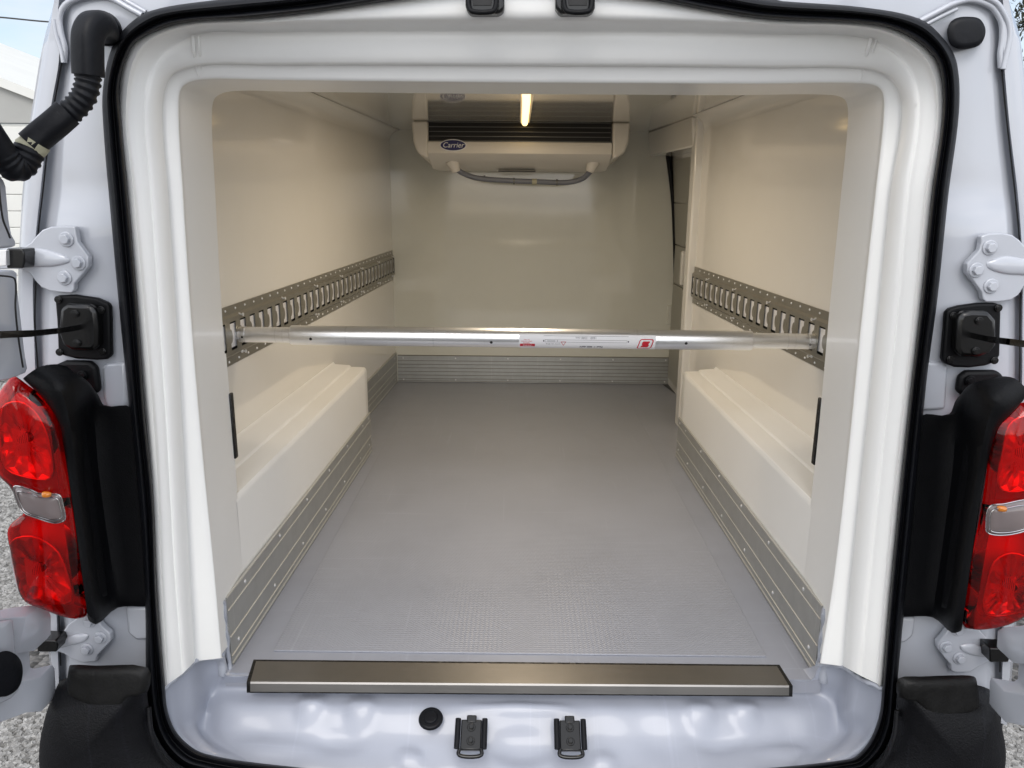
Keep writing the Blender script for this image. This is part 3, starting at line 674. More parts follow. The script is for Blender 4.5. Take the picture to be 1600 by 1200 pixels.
# grille recess + fins
gz0 = up(800,222).z; gz1 = CZ
q = MB(); q.box((up(669,200).x, UY+.012, gz0), (up(956,200).x, UY+.0298, gz1-.001)); q.build('grille_back', M['dark'], cu, smooth=0)
nf = 5
for i in range(nf):
    z = gz0+.003+(gz1-gz0-.006)*i/(nf-1)
    q = MB(); q.box((up(669,200).x, UY-.002, z-.0011), (up(956,200).x, UY+.010, z+.0011)); q.build('grille_slat', M['fin'], cu, smooth=0)
for sgn, xa, xb, in ((-1, 669, 643), (1, 957, 985)):
    for zt, zb_, nm in ((UT, None, 'side_cover'),):
        top = [(xa,190),(xb,190),(xb-sgn*3,222),(xb-sgn*9,238),(xb-sgn*20,246),(xa,247)]
        pts = [up(x, y) for x, y in top]
        for v in pts[:2]: v.z = UT-.0005
        bk = [Vector((v.x, BY-.01, v.z)) for v in pts]
        bk = [Vector((v.x-sgn*.0, BY-.01, v.z-(.03 if i in (3,4,5) else 0))) for i, v in enumerate(pts)]
        mb = MB(); n = len(pts); pts = [v+Vector((0,-.006,0)) for v in pts]
        mb.add(pts+bk, [list(range(n)), list(range(2*n-1, n-1, -1))]+[[i, (i+1) % n, n+(i+1) % n, n+i] for i in range(n)])
        mb.build('side_cover', M['unit'], cu, bevel=.010, seg=4)
    # drain outlet
    xo = 705 if sgn < 0 else 930
    a = P(xo, 248, UY+.05); b = P(xo+(-sgn*6), 266, UY+.12)
    q = MB(); cyl(q, Vector((a.x-sgn*-.0, UY+.10, a.z-.004)), (-sgn*.35, .1, -1), .030, .05, 20, 0, .017); q.build('drain_outlet', M['unit'], cu, bevel=.003)
# badge
bc = P(708, 227, UY-.0045); ell = lambda k, a, b, Y: [Vector((bc.x+a*math.cos(2*math.pi*i/40), Y, bc.z+b*math.sin(2*math.pi*i/40))) for i in range(40)]
ba, bb = .0535, .0232
q = MB(); q.add(ell(0,ba,bb,UY-.0065)+ell(0,ba,bb,UY+.002), [list(range(40)), list(range(79,39,-1))]+[[i,(i+1)%40,40+(i+1)%40,40+i] for i in range(40)])
bo = q.build('badge', M['white_print'], cu, smooth=30)
q = MB(); q.add(ell(0,ba*.94,bb*.86,UY-.0075)+ell(0,ba*.94,bb*.86,UY-.005), [list(range(40)), list(range(79,39,-1))]+[[i,(i+1)%40,40+(i+1)%40,40+i] for i in range(40)]); 
bd = q.build('badge_face', M['badge'], cu, smooth=30)
vs_, fs_ = text_mesh('Carrier', .0285, .25)
add_obj('badge_lettering', [Vector((bc.x+v.x, UY-.0082, bc.z+v.y)) for v in vs_], fs_, M['white_print'], cu, smooth=0)
# small dark slot on its underside
q = MB(); a = up(777,256); b = up(838,256); q.box((a.x, UY+.158, a.z-.025), (b.x, UY+.20, a.z-.0205)); q.build('underside_slot', M['dark'], cu, smooth=0)
# drain hose, corrugated
hp = [P(711,262,UY+.11), P(722,270,UY+.12), P(745,278,UY+.14), P(790,282,UY+.15), P(840,284,UY+.15), P(885,285,UY+.15), P(908,280,UY+.14), P(922,268,UY+.12), P(928,258,UY+.10)]
tube('drain_hose', hp, lambda t, i: .0105+(.0010 if i % 2 else 0), M['hose'], cu, n=26, seg=14, smooth=80)
for x, y in ((757,279),(803,283),(870,285)):
    c = P(x, y, UY+.15); q = MB(); cyl(q, c-Vector((.004,0,0)), (1,0,0), .0135, .008, 16); q.build('hose_clip', M['fin'], cu, smooth=30)
q = MB(); c = P(835,284,UY+.15); cyl(q, c-Vector((.010,0,0)), (1,0,0), .0128, .020, 16); q.build('hose_tape', M['tape'], cu, smooth=30)

# ---- rear body frame (painted pillars)
rowy = [-150, -60, 0, 50, 95, 150, 200, 260, 300, 345, 400, 460, 520, 600, 700, 800, 900, 960, 1010, 1060, 1130]
def interp(tab, y):
    for (y0, x0), (y1, x1) in zip(tab, tab[1:]):
        if y <= y1: t = (y-y0)/(y1-y0); return x0+(x1-x0)*max(0, t)
    return tab[-1][1]
TL = dict(
 a=[(-150,800),(-60,600),(0,372),(30,285),(50,222),(95,186),(200,178),(300,186),(500,205),(700,220),(950,240),(1130,246)],
 b=[(-150,170),(0,114),(95,112),(200,103),(300,98),(380,92),(450,84),(600,80),(800,95),(950,112),(1130,118)],
 b2=[(-150,160),(0,106),(95,106),(200,96),(300,92),(380,85),(450,77),(600,73),(800,88),(950,105),(1130,111)],
 c=[(-150,145),(0,100),(95,100),(200,84),(300,74),(380,66),(450,62),(520,62),(600,64),(800,80),(950,97),(1130,104)],
 d=[(-150,140),(0,97),(95,97),(200,78),(300,67),(380,58),(450,56),(490,53),(520,57),(600,60),(800,75),(950,92),(1130,98)],
 d2=[(-150,136),(0,92),(95,92),(200,74),(300,63),(380,54),(450,52),(490,49),(520,53),(600,56),(800,71),(950,88),(1130,94)],
 e=[(-150,118),(-60,100),(0,86),(30,76),(95,62),(200,45),(300,35),(382,30),(500,26),(600,26),(800,40),(950,70),(1130,86)])
TR = dict(
 a=[(-150,850),(-60,1020),(0,1215),(25,1345),(50,1425),(95,1472),(200,1478),(300,1463),(500,1442),(700,1425),(950,1398),(1130,1385)],
 b=[(-150,1490),(0,1543),(95,1548),(200,1556),(300,1567),(380,1570),(450,1570),(600,1570),(800,1555),(950,1540),(1130,1535)],
 b2=[(-150,1500),(0,1552),(95,1556),(200,1563),(300,1574),(380,1577),(450,1577),(600,1577),(800,1562),(950,1547),(1130,1542)],
 c=[(-150,1512),(0,1560),(95,1562),(200,1570),(300,1582),(380,1589),(450,1590),(600,1589),(800,1575),(950,1560),(1130,1555)],
 d=[(-150,1516),(0,1563),(107,1565),(200,1574),(300,1586),(380,1593),(450,1594),(600,1593),(800,1580),(950,1565),(1130,1560)],
 d2=[(-150,1520),(0,1567),(107,1569),(200,1578),(300,1590),(380,1597),(450,1598),(600,1597),(800,1584),(950,1569),(1130,1564)],
 e=[(-150,1540),(-60,1560),(0,1576),(40,1590),(82,1597),(200,1612),(300,1622),(500,1632),(600,1630),(800,1615),(950,1590),(1130,1575)])
Yc = dict(a=1.178, b=1.172, b2=1.176, c=1.196, d=1.196, d2=1.172, e=1.180)
def pillar(T, name):
    rows = []
    for y in rowy:
        st = .010/(1+math.exp(-(y-335)/4.0)) # pressed step half way up
        r = []
        for k in ('a','b','b2','c','d','d2'):
            Y = Yc[k]+(.010-st if k in ('a','b','b2') else 0)
            r.append(P(interp(T[k], y), y, Y))
        e = P(interp(T['e'], y), y, Yc['e']); d2 = r[-1]
        r.append(d2*.5+e*.5+Vector((0,-.006,0))); r.append(e)
        sg = -1 if e.x < 0 else 1
        e2 = e+Vector((sg*.006, .02, 0)); r.append(e2)
        r.append(e2+Vector((sg*.02,.2,0))); r.append(Vector((sg*.93+ (0 if e.z > 1.3 else 0), 2.2, e.z))); r.append(Vector((sg*.93, 4.4, e.z)))
        rows.append(r)
    # subdivide vertically
    cols_ = [catm([r[j] for r in rows], 4) for j in range(len(rows[0]))]
    n = len(cols_[0]); vs = [cols_[j][i] for i in range(n) for j in range(len(cols_))]
    return add_obj(name, vs, grid_faces(n, len(cols_)), M['paint'], van, smooth=45), rows
def seamline(T, y0, y1):
    ys = [y0+(y1-y0)*i/14 for i in range(15)]
    tube('body_seam', [P(interp(T['d'], y)+0, y, 1.179) for y in ys], .0011, M['dark'], van, n=4, seg=8)
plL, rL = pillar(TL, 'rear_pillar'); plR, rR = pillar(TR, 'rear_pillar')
seamline(TL, 98, 1040); seamline(TR, 108, 1050)
# roof joins the two body sides, lower flanks down to the sill height
top = [rL[0][0], rR[0][0]]
mb = MB()
ra = [rL[0][j] for j in (8, 0)]+[rR[0][j] for j in (0, 8)]
rz = max(v.z for v in ra)+.06
front = [ra[0], Vector((ra[1].x, 1.175, rz)), Vector((ra[2].x, 1.175, rz)), ra[3]]
front = [rL[0][8], rL[0][0], rR[0][0], rR[0][8]]
back = [Vector((v.x, 4.4, max(v.z, 1.98))) for v in front]
mb.add(front+back, [[0,1,5,4],[1,2,6,5],[2,3,7,6]])
mb.add([rL[0][8], rL[0][11], back[0]], [[0,1,2]]); mb.add([rR[0][8], rR[0][11], back[3]], [[0,1,2]])
hl = [P(560,-60,1.176), P(1080,-60,1.176)]
mb.add([front[1], front[2], P(1220,-60,1.179), P(800,-75,1.179), P(420,-60,1.179)], [[0,1,2,3,4]])
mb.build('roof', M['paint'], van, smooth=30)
mb = MB(); bl = rL[-1]; br = rR[-1]
for r_ in (bl, br):
    for i in range(8, 11):
        a, b = r_[i], r_[i+1]; mb.add([a, b, Vector((b.x, b.y, .35)), Vector((a.x, a.y, .35))], [[0,1,2,3]])
mb.add([(-.93,1.3,.35),(.93,1.3,.35),(.93,4.4,.35),(-.93,4.4,.35)], [[0,1,2,3]])
mb.add([(-.93,4.4,.35),(.93,4.4,.35),(.93,4.4,2.1),(-.93,4.4,2.1)], [[0,1,2,3]])
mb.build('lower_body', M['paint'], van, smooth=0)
# folded seams in the paint around the corner pockets
def pb(pts, r, Y=1.168): return tube('pressed_seam', [P(x, y, Y) for x, y in pts], r, M['paint'], van, n=8, seg=12, smooth=80)
pb([(1437,33),(1462,20),(1490,6),(1518,0),(1545,8),(1556,18),(1565,36),(1566,60),(1563,85),(1564,106)], .0042, 1.176)
pb([(1500,-12),(1530,-8),(1556,4),(1568,20),(1576,40),(1577,62),(1571,90),(1567,108)], .0038, 1.172)
pb([(1443,40),(1470,26),(1495,14)], .003, 1.178)
pb([(222,24),(200,12),(175,-2),(150,-8),(118,-2),(100,10),(93,28),(95,50),(101,75),(100,97)], .0042, 1.176)
pb([(84,30),(88,55),(96,80),(99,98)], .003, 1.172)
pb([(228,19),(205,6),(185,-6)], .003, 1.178)
# shallow ledges beside the seal above the lamp trim
for pts in ([(158,574),(166,566),(196,566),(200,640),(166,640),(160,620)], [(1446,566),(1474,566),(1482,574),(1478,640),(1444,642),(1440,640)]):
    plate('pressed_ledge', pts, 1.171, .02, M['paint'], van, bevel=.006)
for pts in ([(195,948),(232,948),(236,1000),(212,1002),(198,990)], [(1404,965),(1432,965),(1428,995),(1415,1006),(1400,1006)]):
    plate('pressed_ledge', pts, 1.169, .02, M['paint'], van, bevel=.006)

# ---- black lamp trims
gl = [[(36,592,1.060),(60,574,1.062),(85,569,1.085),(104,572,1.11)],
      [(70,626,1.060),(92,606,1.045),(130,592,1.10),(152,615,1.15)],
      [(92,662,1.060),(106,645,1.050),(140,628,1.13),(164,634,1.158)],
      [(98,690,1.060),(112,680,1.055),(147,655,1.152),(204,637,1.158)],
      [(106,740,1.060),(120,735,1.070),(154,735,1.155),(211,730,1.160)],
      [(121,850,1.060),(135,845,1.070),(168,840,1.155),(222,840,1.160)],
      [(136,957,1.060),(150,968,1.072),(184,947,1.155),(230,946,1.160)],
      [(136,957,1.16),(150,967,1.16),(184,947,1.175),(230,946,1.175)]]
def trim(gr):
    rows = [[P(*p) for p in r] for r in gr]
    rows = [[r[0]+Vector((0,.06,0))]+r for r in rows]
    loft('lamp_trim', rows, M['plastic'], van, n=4, cross=4, smooth=50)
trim(gl)
gr_ = [[(1608,614,1.060),(1590,594,1.062),(1572,588,1.085),(1552,590,1.11)],
      [(1582,646,1.060),(1560,624,1.045),(1520,600,1.10),(1496,622,1.15)],
      [(1562,666,1.060),(1545,652,1.050),(1507,640,1.13),(1482,648,1.158)],
      [(1552,692,1.060),(1536,690,1.055),(1495,668,1.152),(1440,650,1.158)],
      [(1540,740,1.060),(1525,740,1.070),(1488,738,1.155),(1433,735,1.160)],
      [(1522,850,1.060),(1506,850,1.070),(1473,850,1.155),(1421,850,1.160)],
      [(1504,975,1.060),(1489,981,1.072),(1457,962,1.155),(1408,962,1.160)],
      [(1504,975,1.16),(1489,981,1.16),(1457,962,1.175),(1408,962,1.175)]]
trim(gr_)
for pts, sc in (([(82,572),(100,564),(140,565),(150,575),(155,612),(130,625),(90,610)], (130,586)), ([(1496,612),(1500,588),(1512,580),(1560,579),(1572,590),(1560,612),(1520,630)], (1515,594))):
    o = plate('trim_bracket', pts, 1.156, .014, M['plastic'], van, bevel=.006)
    q = MB(); cyl(q, P(sc[0], sc[1], 1.1556), (0,-1,0), .0075, .004, 20); cyl(q, P(sc[0], sc[1], 1.1516), (0,-1,0), .0045, .003, 6); q.build('bracket_screw', M['plastic'], o, bevel=.0008)

# ---- tail lights
def taillight(outl, up_o, lo_o, rev, sp, X, side):
    """outl: lens outline; up_o/lo_o: reflector cavity outlines; rev: reversing lamp outline"""
    root = thing_part = None
    body = domed('tail_light', outl, sp, 1.098, .004, M['red_tray'], van, depth=.05, levels=3, n=5, smooth=60)
    rnd = random.Random(3)
    for cav in (up_o, lo_o):
        xs = [p[0] for p in cav]; ys = [p[1] for p in cav]; cx, cy = sum(xs)/len(xs), sum(ys)/len(ys)
        # faceted chrome bowl behind the lens
        ring = catm([Vector((cx+(a-cx)*1.10, cy+(b-cy)*1.08, 0)) for a, b in cav], 3, True); N = len(ring); vs = []; f = []; LV = 6
        for l in range(LV):
            s = 1-l/(LV-1)*.82
            for i, p in enumerate(ring):
                jx, jy = (rnd.uniform(-1.0, 1.0), rnd.uniform(-1.0, 1.0)) if 0 < l < LV-1 else (0, 0)
                vs.append(P(cx+(p.x-cx)*s+jx, cy+(p.y-cy)*s+jy, 1.070+.022*math.sin(l/(LV-1)*math.pi/2)+((.004 if i % 2 else -.004)+rnd.uniform(-.001, .001) if 0 < l < LV-1 else 0)))
        for l in range(LV-1):
            for i in range(N):
                a, b, c, d = l*N+i, l*N+(i+1) % N, (l+1)*N+(i+1) % N, (l+1)*N+i
                f += [[a, b, c], [a, c, d]] if (i+l) % 2 else [[a, b, d], [b, c, d]]
        f.append([(LV-1)*N+i for i in range(N)])
        add_obj('reflector', vs, f, M['reflector'], body, smooth=0, recalc=True)
        # rim
        q = MB(); cyl(q, P(cx+(3 if side < 0 else -4), cy-6, 1.085), (0,-1,0), .008, .018, 16, 0, .005); q.build('bulb', M['clear_lens'], body, smooth=40)
        tube('reflector_rim', [P(p.x, p.y, 1.068) for p in ring], .0014, M['reflector'], body, n=1, seg=8, closed=True)
        # ribbed inner lens
        bx = [cx+(-11 if side < 0 else -2), cy+2]; wv = 26; hv = 44
        q = MB(); nn_ = 9
        for i in range(nn_):
            xa = bx[0]-wv/2+wv*i/nn_+side*0; xb = xa+wv/nn_*.8; sh = side*-3
            q.hexa([P(xa, bx[1]-hv/2+i*1.0, 1.060), P(xb, bx[1]-hv/2+i*1.0, 1.060), P(xb+5*(-side), bx[1]+hv/2, 1.060), P(xa+5*(-side), bx[1]+hv/2, 1.060)],
                   [P(xa, bx[1]-hv/2+i*1.0, 1.067), P(xb, bx[1]-hv/2+i*1.0, 1.067), P(xb+5*(-side), bx[1]+hv/2, 1.067), P(xa+5*(-side), bx[1]+hv/2, 1.067)])
        q.build('ribbed_lens', M['reflector'], body, smooth=0)
    # reversing lamp: chrome rim + smoked clear lens + amber bulb behind
    rr = catm([Vector((a, b, 0)) for a, b in rev], 5, True)
    domed('reversing_lamp', rev, ((sum(p[0] for p in rev)/len(rev)-8, sum(p[1] for p in rev)/len(rev)), (sum(p[0] for p in rev)/len(rev)+8, sum(p[1] for p in rev)/len(rev)+3)), 1.036, .007, M['grey_lens'], body, depth=.02, levels=4, n=5, smooth=60)
    tube('lamp_rim', [P(p.x, p.y, 1.034) for p in rr], .0011, M['chrome'], body, n=1, seg=8, closed=True)
    cx = sum(p[0] for p in rev)/len(rev); cy = sum(p[1] for p in rev)/len(rev)
    tube('lamp_rim', [P(cx+(p.x-cx)*.86, cy+(p.y-cy)*.78+2, 1.0300) for p in rr], .0009, M['chrome'], body, n=1, seg=8, closed=True)
    q = MB(); c = P(cx+(8 if side < 0 else -14), cy-15, 1.050); 
    domed('amber_bulb', [(cx+(3 if side < 0 else -20), cy-19), (cx+(17 if side < 0 else -6), cy-18), (cx+(16 if side < 0 else -7), cy-11), (cx+(4 if side < 0 else -19), cy-11)], ((cx+(9 if side < 0 else -13), cy-15), (cx+(11 if side < 0 else -11), cy-15)), 1.031, .005, M['amber'], body, depth=.01, levels=3, n=4, smooth=60)
    # flute along the inner edge
    # outer red lens
    domed('lens', outl, sp, 1.060, .022, M['red_lens'], body, depth=.035, levels=8, n=5, pw=.42, smooth=60)
    return body
tlL = taillight([(22,588),(45,603),(68,620),(87,645),(98,675),(103,720),(112,780),(122,850),(130,905),(137,950),(134,962),(118,967),(98,962),(75,953),(45,941),(32,925),(25,895),(18,860),(12,830),(18,818),(30,808),(40,798),(30,778),(18,757),(0,740),(-16,700),(-18,655),(-8,625),(8,600)],
          [(8,640),(30,632),(52,645),(68,672),(76,705),(76,742),(45,742),(12,728),(4,690)], [(22,850),(50,842),(82,858),(98,885),(106,935),(70,938),(38,930),(26,895)],
          [(22,760),(45,764),(62,771),(92,773),(98,788),(101,812),(85,817),(60,810),(36,800),(26,782)], ((48,660),(84,900)), 0, -1)
tlR = taillight([(1605,628),(1590,632),(1572,645),(1556,662),(1547,690),(1541,740),(1532,800),(1520,860),(1510,920),(1503,965),(1508,980),(1530,984),(1560,980),(1590,968),(1612,950),(1625,920),(1630,870),(1628,840),(1618,822),(1610,810),(1625,780),(1645,750),(1655,700),(1650,650),(1630,630)],
          [(1578,668),(1600,655),(1625,668),(1640,700),(1635,745),(1600,762),(1570,762),(1562,745),(1570,705)], [(1556,880),(1580,868),(1610,880),(1620,905),(1612,945),(1585,955),(1548,958),(1540,945),(1546,910)],
          [(1546,792),(1570,787),(1600,781),(1618,782),(1616,820),(1600,830),(1570,836),(1546,834),(1541,826)], ((1598,700),(1565,915)), 0, 1)

# ---- hinges
def hinge(outl, bolts, Y, ridge, seamside):
    o = plate('hinge', outl, Y+.008, .012, M['paint'], van, bevel=.002, smooth=50, n=0)
    for (x, y) in bolts:
        q = MB(); c = P(x, y, Y+.008); cyl(q, c, (0,-1,0), .0115, .0025, 28, 0, .0108); cyl(q, c+Vector((0,-.0025,0)), (0,-1,0), .0078, .0060, 6, 0, .0072, rot=.4); q.build('bolt', M['paint'], o, bevel=.0008, smooth=30)
    domed('hinge_rib', ridge, ((sum(p[0] for p in ridge)/len(ridge)-14, sum(p[1] for p in ridge)/len(ridge)), (sum(p[0] for p in ridge)/len(ridge)+12, sum(p[1] for p in ridge)/len(ridge)+1)), Y+.0075, .0045, M['paint'], o, depth=.006, levels=7, n=5, smooth=70)
    return o
h1_ = hinge([(-30,386),(20,387),(37,386),(48,379),(56,369),(66,359),(80,354),(100,353),(117,354),(119,366),(121,378),(130,390),(138,401),(138,416),(130,427),(116,443),(116,452),(112,458),(95,457),(78,455),(64,449),(55,439),(47,428),(38,421),(20,420),(-30,422)],
      [(104,374),(123,411),(101,434)], 1.150, [(36,392),(60,388),(90,395),(108,403),(108,410),(85,416),(60,417),(36,416)], -1)
hinge([(1640,384),(1612,388),(1601,384),(1593,375),(1582,367),(1566,364),(1545,365),(1533,369),(1533,378),(1531,390),(1520,402),(1511,412),(1511,426),(1522,440),(1534,456),(1536,467),(1541,472),(1560,472),(1580,469),(1592,461),(1600,448),(1612,438),(1640,436)],
      [(1546,387),(1525,422),(1548,447)], 1.150, [(1542,410),(1570,400),(1600,404),(1620,402),(1620,432),(1600,430),(1570,428),(1545,420)], 1)
hinge([(60,996),(85,996),(98,988),(106,976),(120,966),(146,964),(154,968),(158,978),(172,990),(173,1001),(162,1014),(152,1024),(150,1034),(130,1036),(112,1030),(100,1022),(86,1017),(60,1020)],
      [(140,971),(157,996),(136,1014)], 1.150, [(86,1000),(104,995),(124,990),(138,992),(136,1000),(112,1008),(88,1012)], -1)
hinge([(1585,1015),(1560,1012),(1548,1008),(1540,995),(1530,984),(1500,982),(1482,984),(1478,990),(1466,1004),(1466,1013),(1476,1028),(1485,1038),(1486,1048),(1492,1051),(1515,1051),(1530,1042),(1545,1034),(1585,1036)],
      [(1496,984),(1478,1010),(1499,1028)], 1.150, [(1500,1008),(1520,1005),(1540,1012),(1550,1016),(1548,1026),(1520,1024),(1502,1016)], 1)
# hinge pins / black knuckles
for x0_, x1_, y0_, y1_ in ((10,38,388,419), (58,90,1000,1019), (1547,1578,1013,1035)):
    o = plate('hinge_knuckle', [(x0_,y0_),(x1_-3,y0_+1),(x1_,y0_+8),(x1_,y1_-8),(x1_-2,y1_),(x0_,y1_)], 1.128, .03, M['gloss_black'], van, bevel=.002)
plate('hinge_tag', [(-8,391),(9,391),(10,415),(-8,417)], 1.120, .02, M['zinc'], van, bevel=.001)

# ---- door check straps
def checkbox(outl, inn, screws, strap):
    o = plate('door_check_bracket', outl, 1.158, .012, M['plastic'], van, bevel=.005)
    plate('bracket_housing', inn, 1.140, .020, M['gloss_black'], o, bevel=.007)
    for i, (x, y) in enumerate(screws):
        Y = 1.158 if i < 4 else 1.140
        q = MB(); cyl(q, P(x, y, Y), (0,-1,0), .0058, .003, 16); cyl(q, P(x, y, Y-.003), (0,-1,0), .0034, .002, 6); q.build('bracket_screw', M['gloss_black'], o, bevel=.0006)
    q = MB(); ps = [P(*s) for s in strap]
    for a, b in zip(ps, ps[1:]):
        h = Vector((0,0,.0042)); w2 = Vector((0,.004,0))
        q.hexa([a-h-w2, b-h-w2, b+h-w2, a+h-w2], [a-h+w2, b-h+w2, b+h+w2, a+h+w2])
    q.build('check_strap', M['gloss_black'], o, bevel=.0015)
checkbox([(85,466),(89,462),(115,461),(150,466),(168,474),(171,480),(173,556),(166,562),(150,563),(118,561),(95,555),(90,549),(88,500)], [(93,482),(104,474),(140,476),(150,486),(153,510),(153,540),(145,549),(110,549),(98,540),(90,520)],
         [(92,468),(159,484),(161,549),(94,550),(118,490),(121,536)], [(126,511,1.140),(90,517,1.10),(52,521,1.03),(0,523,.955),(-60,524,.88)])
checkbox([(1479,488),(1486,482),(1500,478),(1530,474),(1560,474),(1565,479),(1563,555),(1558,566),(1540,572),(1515,575),(1492,574),(1476,568),(1473,560),(1477,520)], [(1497,500),(1503,488),(1520,485),(1546,486),(1558,500),(1558,540),(1548,553),(1530,560),(1500,558),(1494,545)],
         [(1489,493),(1559,481),(1484,561),(1553,563),(1529,501),(1524,548)], [(1518,524,1.140),(1545,530,1.10),(1575,534,1.03),(1660,545,.93)])

# ---- grommets and door cable boot
domed('grommet', [(1480,50),(1484,36),(1495,28),(1512,26),(1530,29),(1539,42),(1539,56),(1531,70),(1515,76),(1496,76),(1484,68)], ((1503,52),(1517,51)), 1.168, .005, M['rubber'], van, depth=.02, levels=5, n=5, pw=.2, smooth=60)
bt = tube('cable_boot', [P(170,58,1.165), P(168,48,1.130), P(158,38,1.095), P(146,40,1.078), P(138,55,1.070), P(137,85,1.068), P(138,118,1.068)], lambda t, i: .0120+.0052*min(1, t*2.2), M['rubber'], van, n=8, seg=28, sq=3.2, smooth=60)
tube('boot_base', [P(163,45,1.172), P(163,46,1.150), P(162,46,1.145)], lambda t, i: .023-.003*t, M['rubber'], bt, n=3, seg=28)
bel = [P(138,116,1.068), P(137,130,1.066), P(132,148,1.063), P(122,163,1.060), P(108,176,1.056), P(96,184,1.052)]
tube('boot_bellows', bel, lambda t, i: .0140+(.0022 if (i//2) % 2 else 0), M['rubber'], bt, n=7, seg=24, smooth=80)
tube('boot_sleeve', [P(106,176,1.056), P(88,192,1.050), P(66,210,1.044), P(48,226,1.038)], lambda t, i: .0168, M['rubber'], bt, n=5, seg=24, sq=2.8, smooth=60)
tube('tape_wrap', jit([P(58,220,1.041), P(50,228,1.039), P(42,236,1.037)], .001), .0178, M['tape'], bt, n=4, seg=18, smooth=50)
tube('boot_bellows', [P(46,233,1.037), P(40,246,1.033), P(32,257,1.028), P(22,260,1.020), P(10,250,1.012), P(-4,230,1.002), P(-24,200,.990), P(-50,160,.98)], lambda t, i: .0180+(.0016 if (i//3) % 2 else 0)*(1 if t < .62 else 0), M['rubber'], bt, n=9, seg=26, smooth=80)

# ---- open rear doors (edges reach into the picture beside the pillars)
def yfL(x, y): return 1.075+(x-60)*.0009
dl = plate('rear_door', [(-330,-200),(-80,-200),(-60,120),(-30,240),(6,282),(9,290),(14,345),(18,366),(24,376),(25,384),(18,387),(-14,388),(-14,420),(20,421),(27,427),(27,450),(33,500),(39,552),(43,575),(40,583),(20,587),(-20,590),(-60,640),(-70,760),(-60,900),(-30,962),(10,950),(40,946),(62,945),(76,952),(80,962),(80,990),(74,998),(48,1002),(46,1008),(48,1042),(54,1044),(82,1038),(86,1044),(88,1085),(84,1091),(62,1092),(40,1100),(0,1114),(-60,1135),(-330,1220)], 0, .035, M['paint'], van, yf=yfL, bevel=.0045, smooth=40, back=True)
plate('door_skin', [(-340,-200),(-40,-200),(-34,200),(-30,470),(-20,560),(-10,575),(-60,600),(-90,700),(-80,900),(-40,975),(20,965),(30,1080),(0,1094),(-340,1180)], 0, .02, M['paint'], dl, back=True, yf=lambda x, y: yfL(x, y)-.035, bevel=.008, smooth=40)
domed('door_buffer', [(-18,1050),(-10,1026),(8,1017),(24,1022),(34,1036),(35,1058),(28,1076),(10,1088),(-6,1086),(-16,1070)], ((6,1045),(8,1060)), 0, .012, M['rubber'], dl, yf=lambda x, y: yfL(x, y)-.055, depth=.02, levels=5, n=5, pw=.3, smooth=60)
tube('door_panel_seam', [P(x, y, yfL(x, y)-.0356) for x, y in ((-2,290),(4,340),(12,362),(16,372))], .0012, M['dark'], dl, n=4, seg=6)
tube('door_panel_seam', [P(x, y, yfL(x, y)-.0356) for x, y in ((-20,430),(14,432),(23,436),(25,452),(24,480),(29,530),(36,574))], .0012, M['dark'], dl, n=4, seg=6)
def yfR(x, y): return 1.075-(x-1540)*.0009
dr = plate('rear_door', [(1930,-200),(1690,-200),(1670,300),(1660,560),(1690,640),(1700,900),(1660,960),(1610,975),(1566,980),(1558,985),(1557,1010),(1562,1016),(1584,1018),(1592,1022),(1590,1060),(1584,1064),(1548,1058),(1546,1064),(1545,1098),(1550,1106),(1580,1112),(1620,1124),(1700,1150),(1930,1240)], 0, .035, M['paint'], van, yf=yfR, bevel=.0045, smooth=40, back=True)
plate('door_skin', [(1940,-200),(1720,-200),(1700,600),(1730,900),(1690,990),(1630,1000),(1612,1010),(1610,1090),(1700,1130),(1940,1210)], 0, .02, M['paint'], dr, back=True, yf=lambda x, y: yfR(x, y)-.035, bevel=.008, smooth=40)

# ---- bumper corners
def bumper(main, pad, spm, spp, cr1):
    o = domed('bumper', main, spm, 1.10, .055, M['bumper'], van, depth=.10, levels=10, n=4, pw=.6, smooth=60)
    domed('bumper_pad', pad, spp, 1.075, .014, M['bumper_pad'], o, depth=.05, levels=6, n=3, pw=.25, smooth=60)
    for c in cr1: tube('moulded_rib', [P(*p) for p in c], .004, M['bumper'], o, n=6, seg=10, smooth=80)
    return o
bumper([(95,1064),(84,1085),(72,1115),(65,1150),(64,1190),(74,1250),(120,1300),(260,1310),(330,1260),(292,1212),(258,1182),(240,1145),(230,1085),(228,1050),(180,1050),(130,1055)],
       [(107,1046),(110,1039),(150,1040),(231,1043),(231,1080),(205,1086),(188,1106),(175,1107),(145,1100),(112,1086),(105,1072)], ((150,1150),(180,1250)), ((140,1062),(195,1064)),
       [[(212,1062,1.094),(196,1075,1.085),(182,1104,1.080)], [(232,1105,1.10),(238,1150,1.088),(262,1195,1.088),(310,1222,1.10)]])
bumper([(1548,1078),(1556,1100),(1564,1130),(1569,1165),(1566,1200),(1556,1255),(1500,1300),(1380,1310),(1320,1262),(1352,1216),(1384,1186),(1400,1145),(1404,1095),(1404,1060),(1450,1062),(1500,1066)],
       [(1404,1060),(1440,1057),(1500,1055),(1522,1057),(1526,1064),(1528,1100),(1520,1108),(1485,1118),(1455,1122),(1440,1105),(1425,1092),(1403,1088)], ((1480,1160),(1450,1250)), ((1440,1074),(1500,1082)),
       [[(1432,1064,1.094),(1448,1085,1.085),(1466,1114,1.080)], [(1402,1110,1.10),(1396,1155,1.088),(1372,1200,1.088),(1330,1224,1.10)]])
q = MB(); a = P(260, 1235, 1.12); b = P(1360, 1245, 1.12); q.box((a.x, 1.04, .28), (b.x, 1.16, a.z-.015)); q.build('bumper_beam', M['bumper'], van, bevel=.02, seg=4)
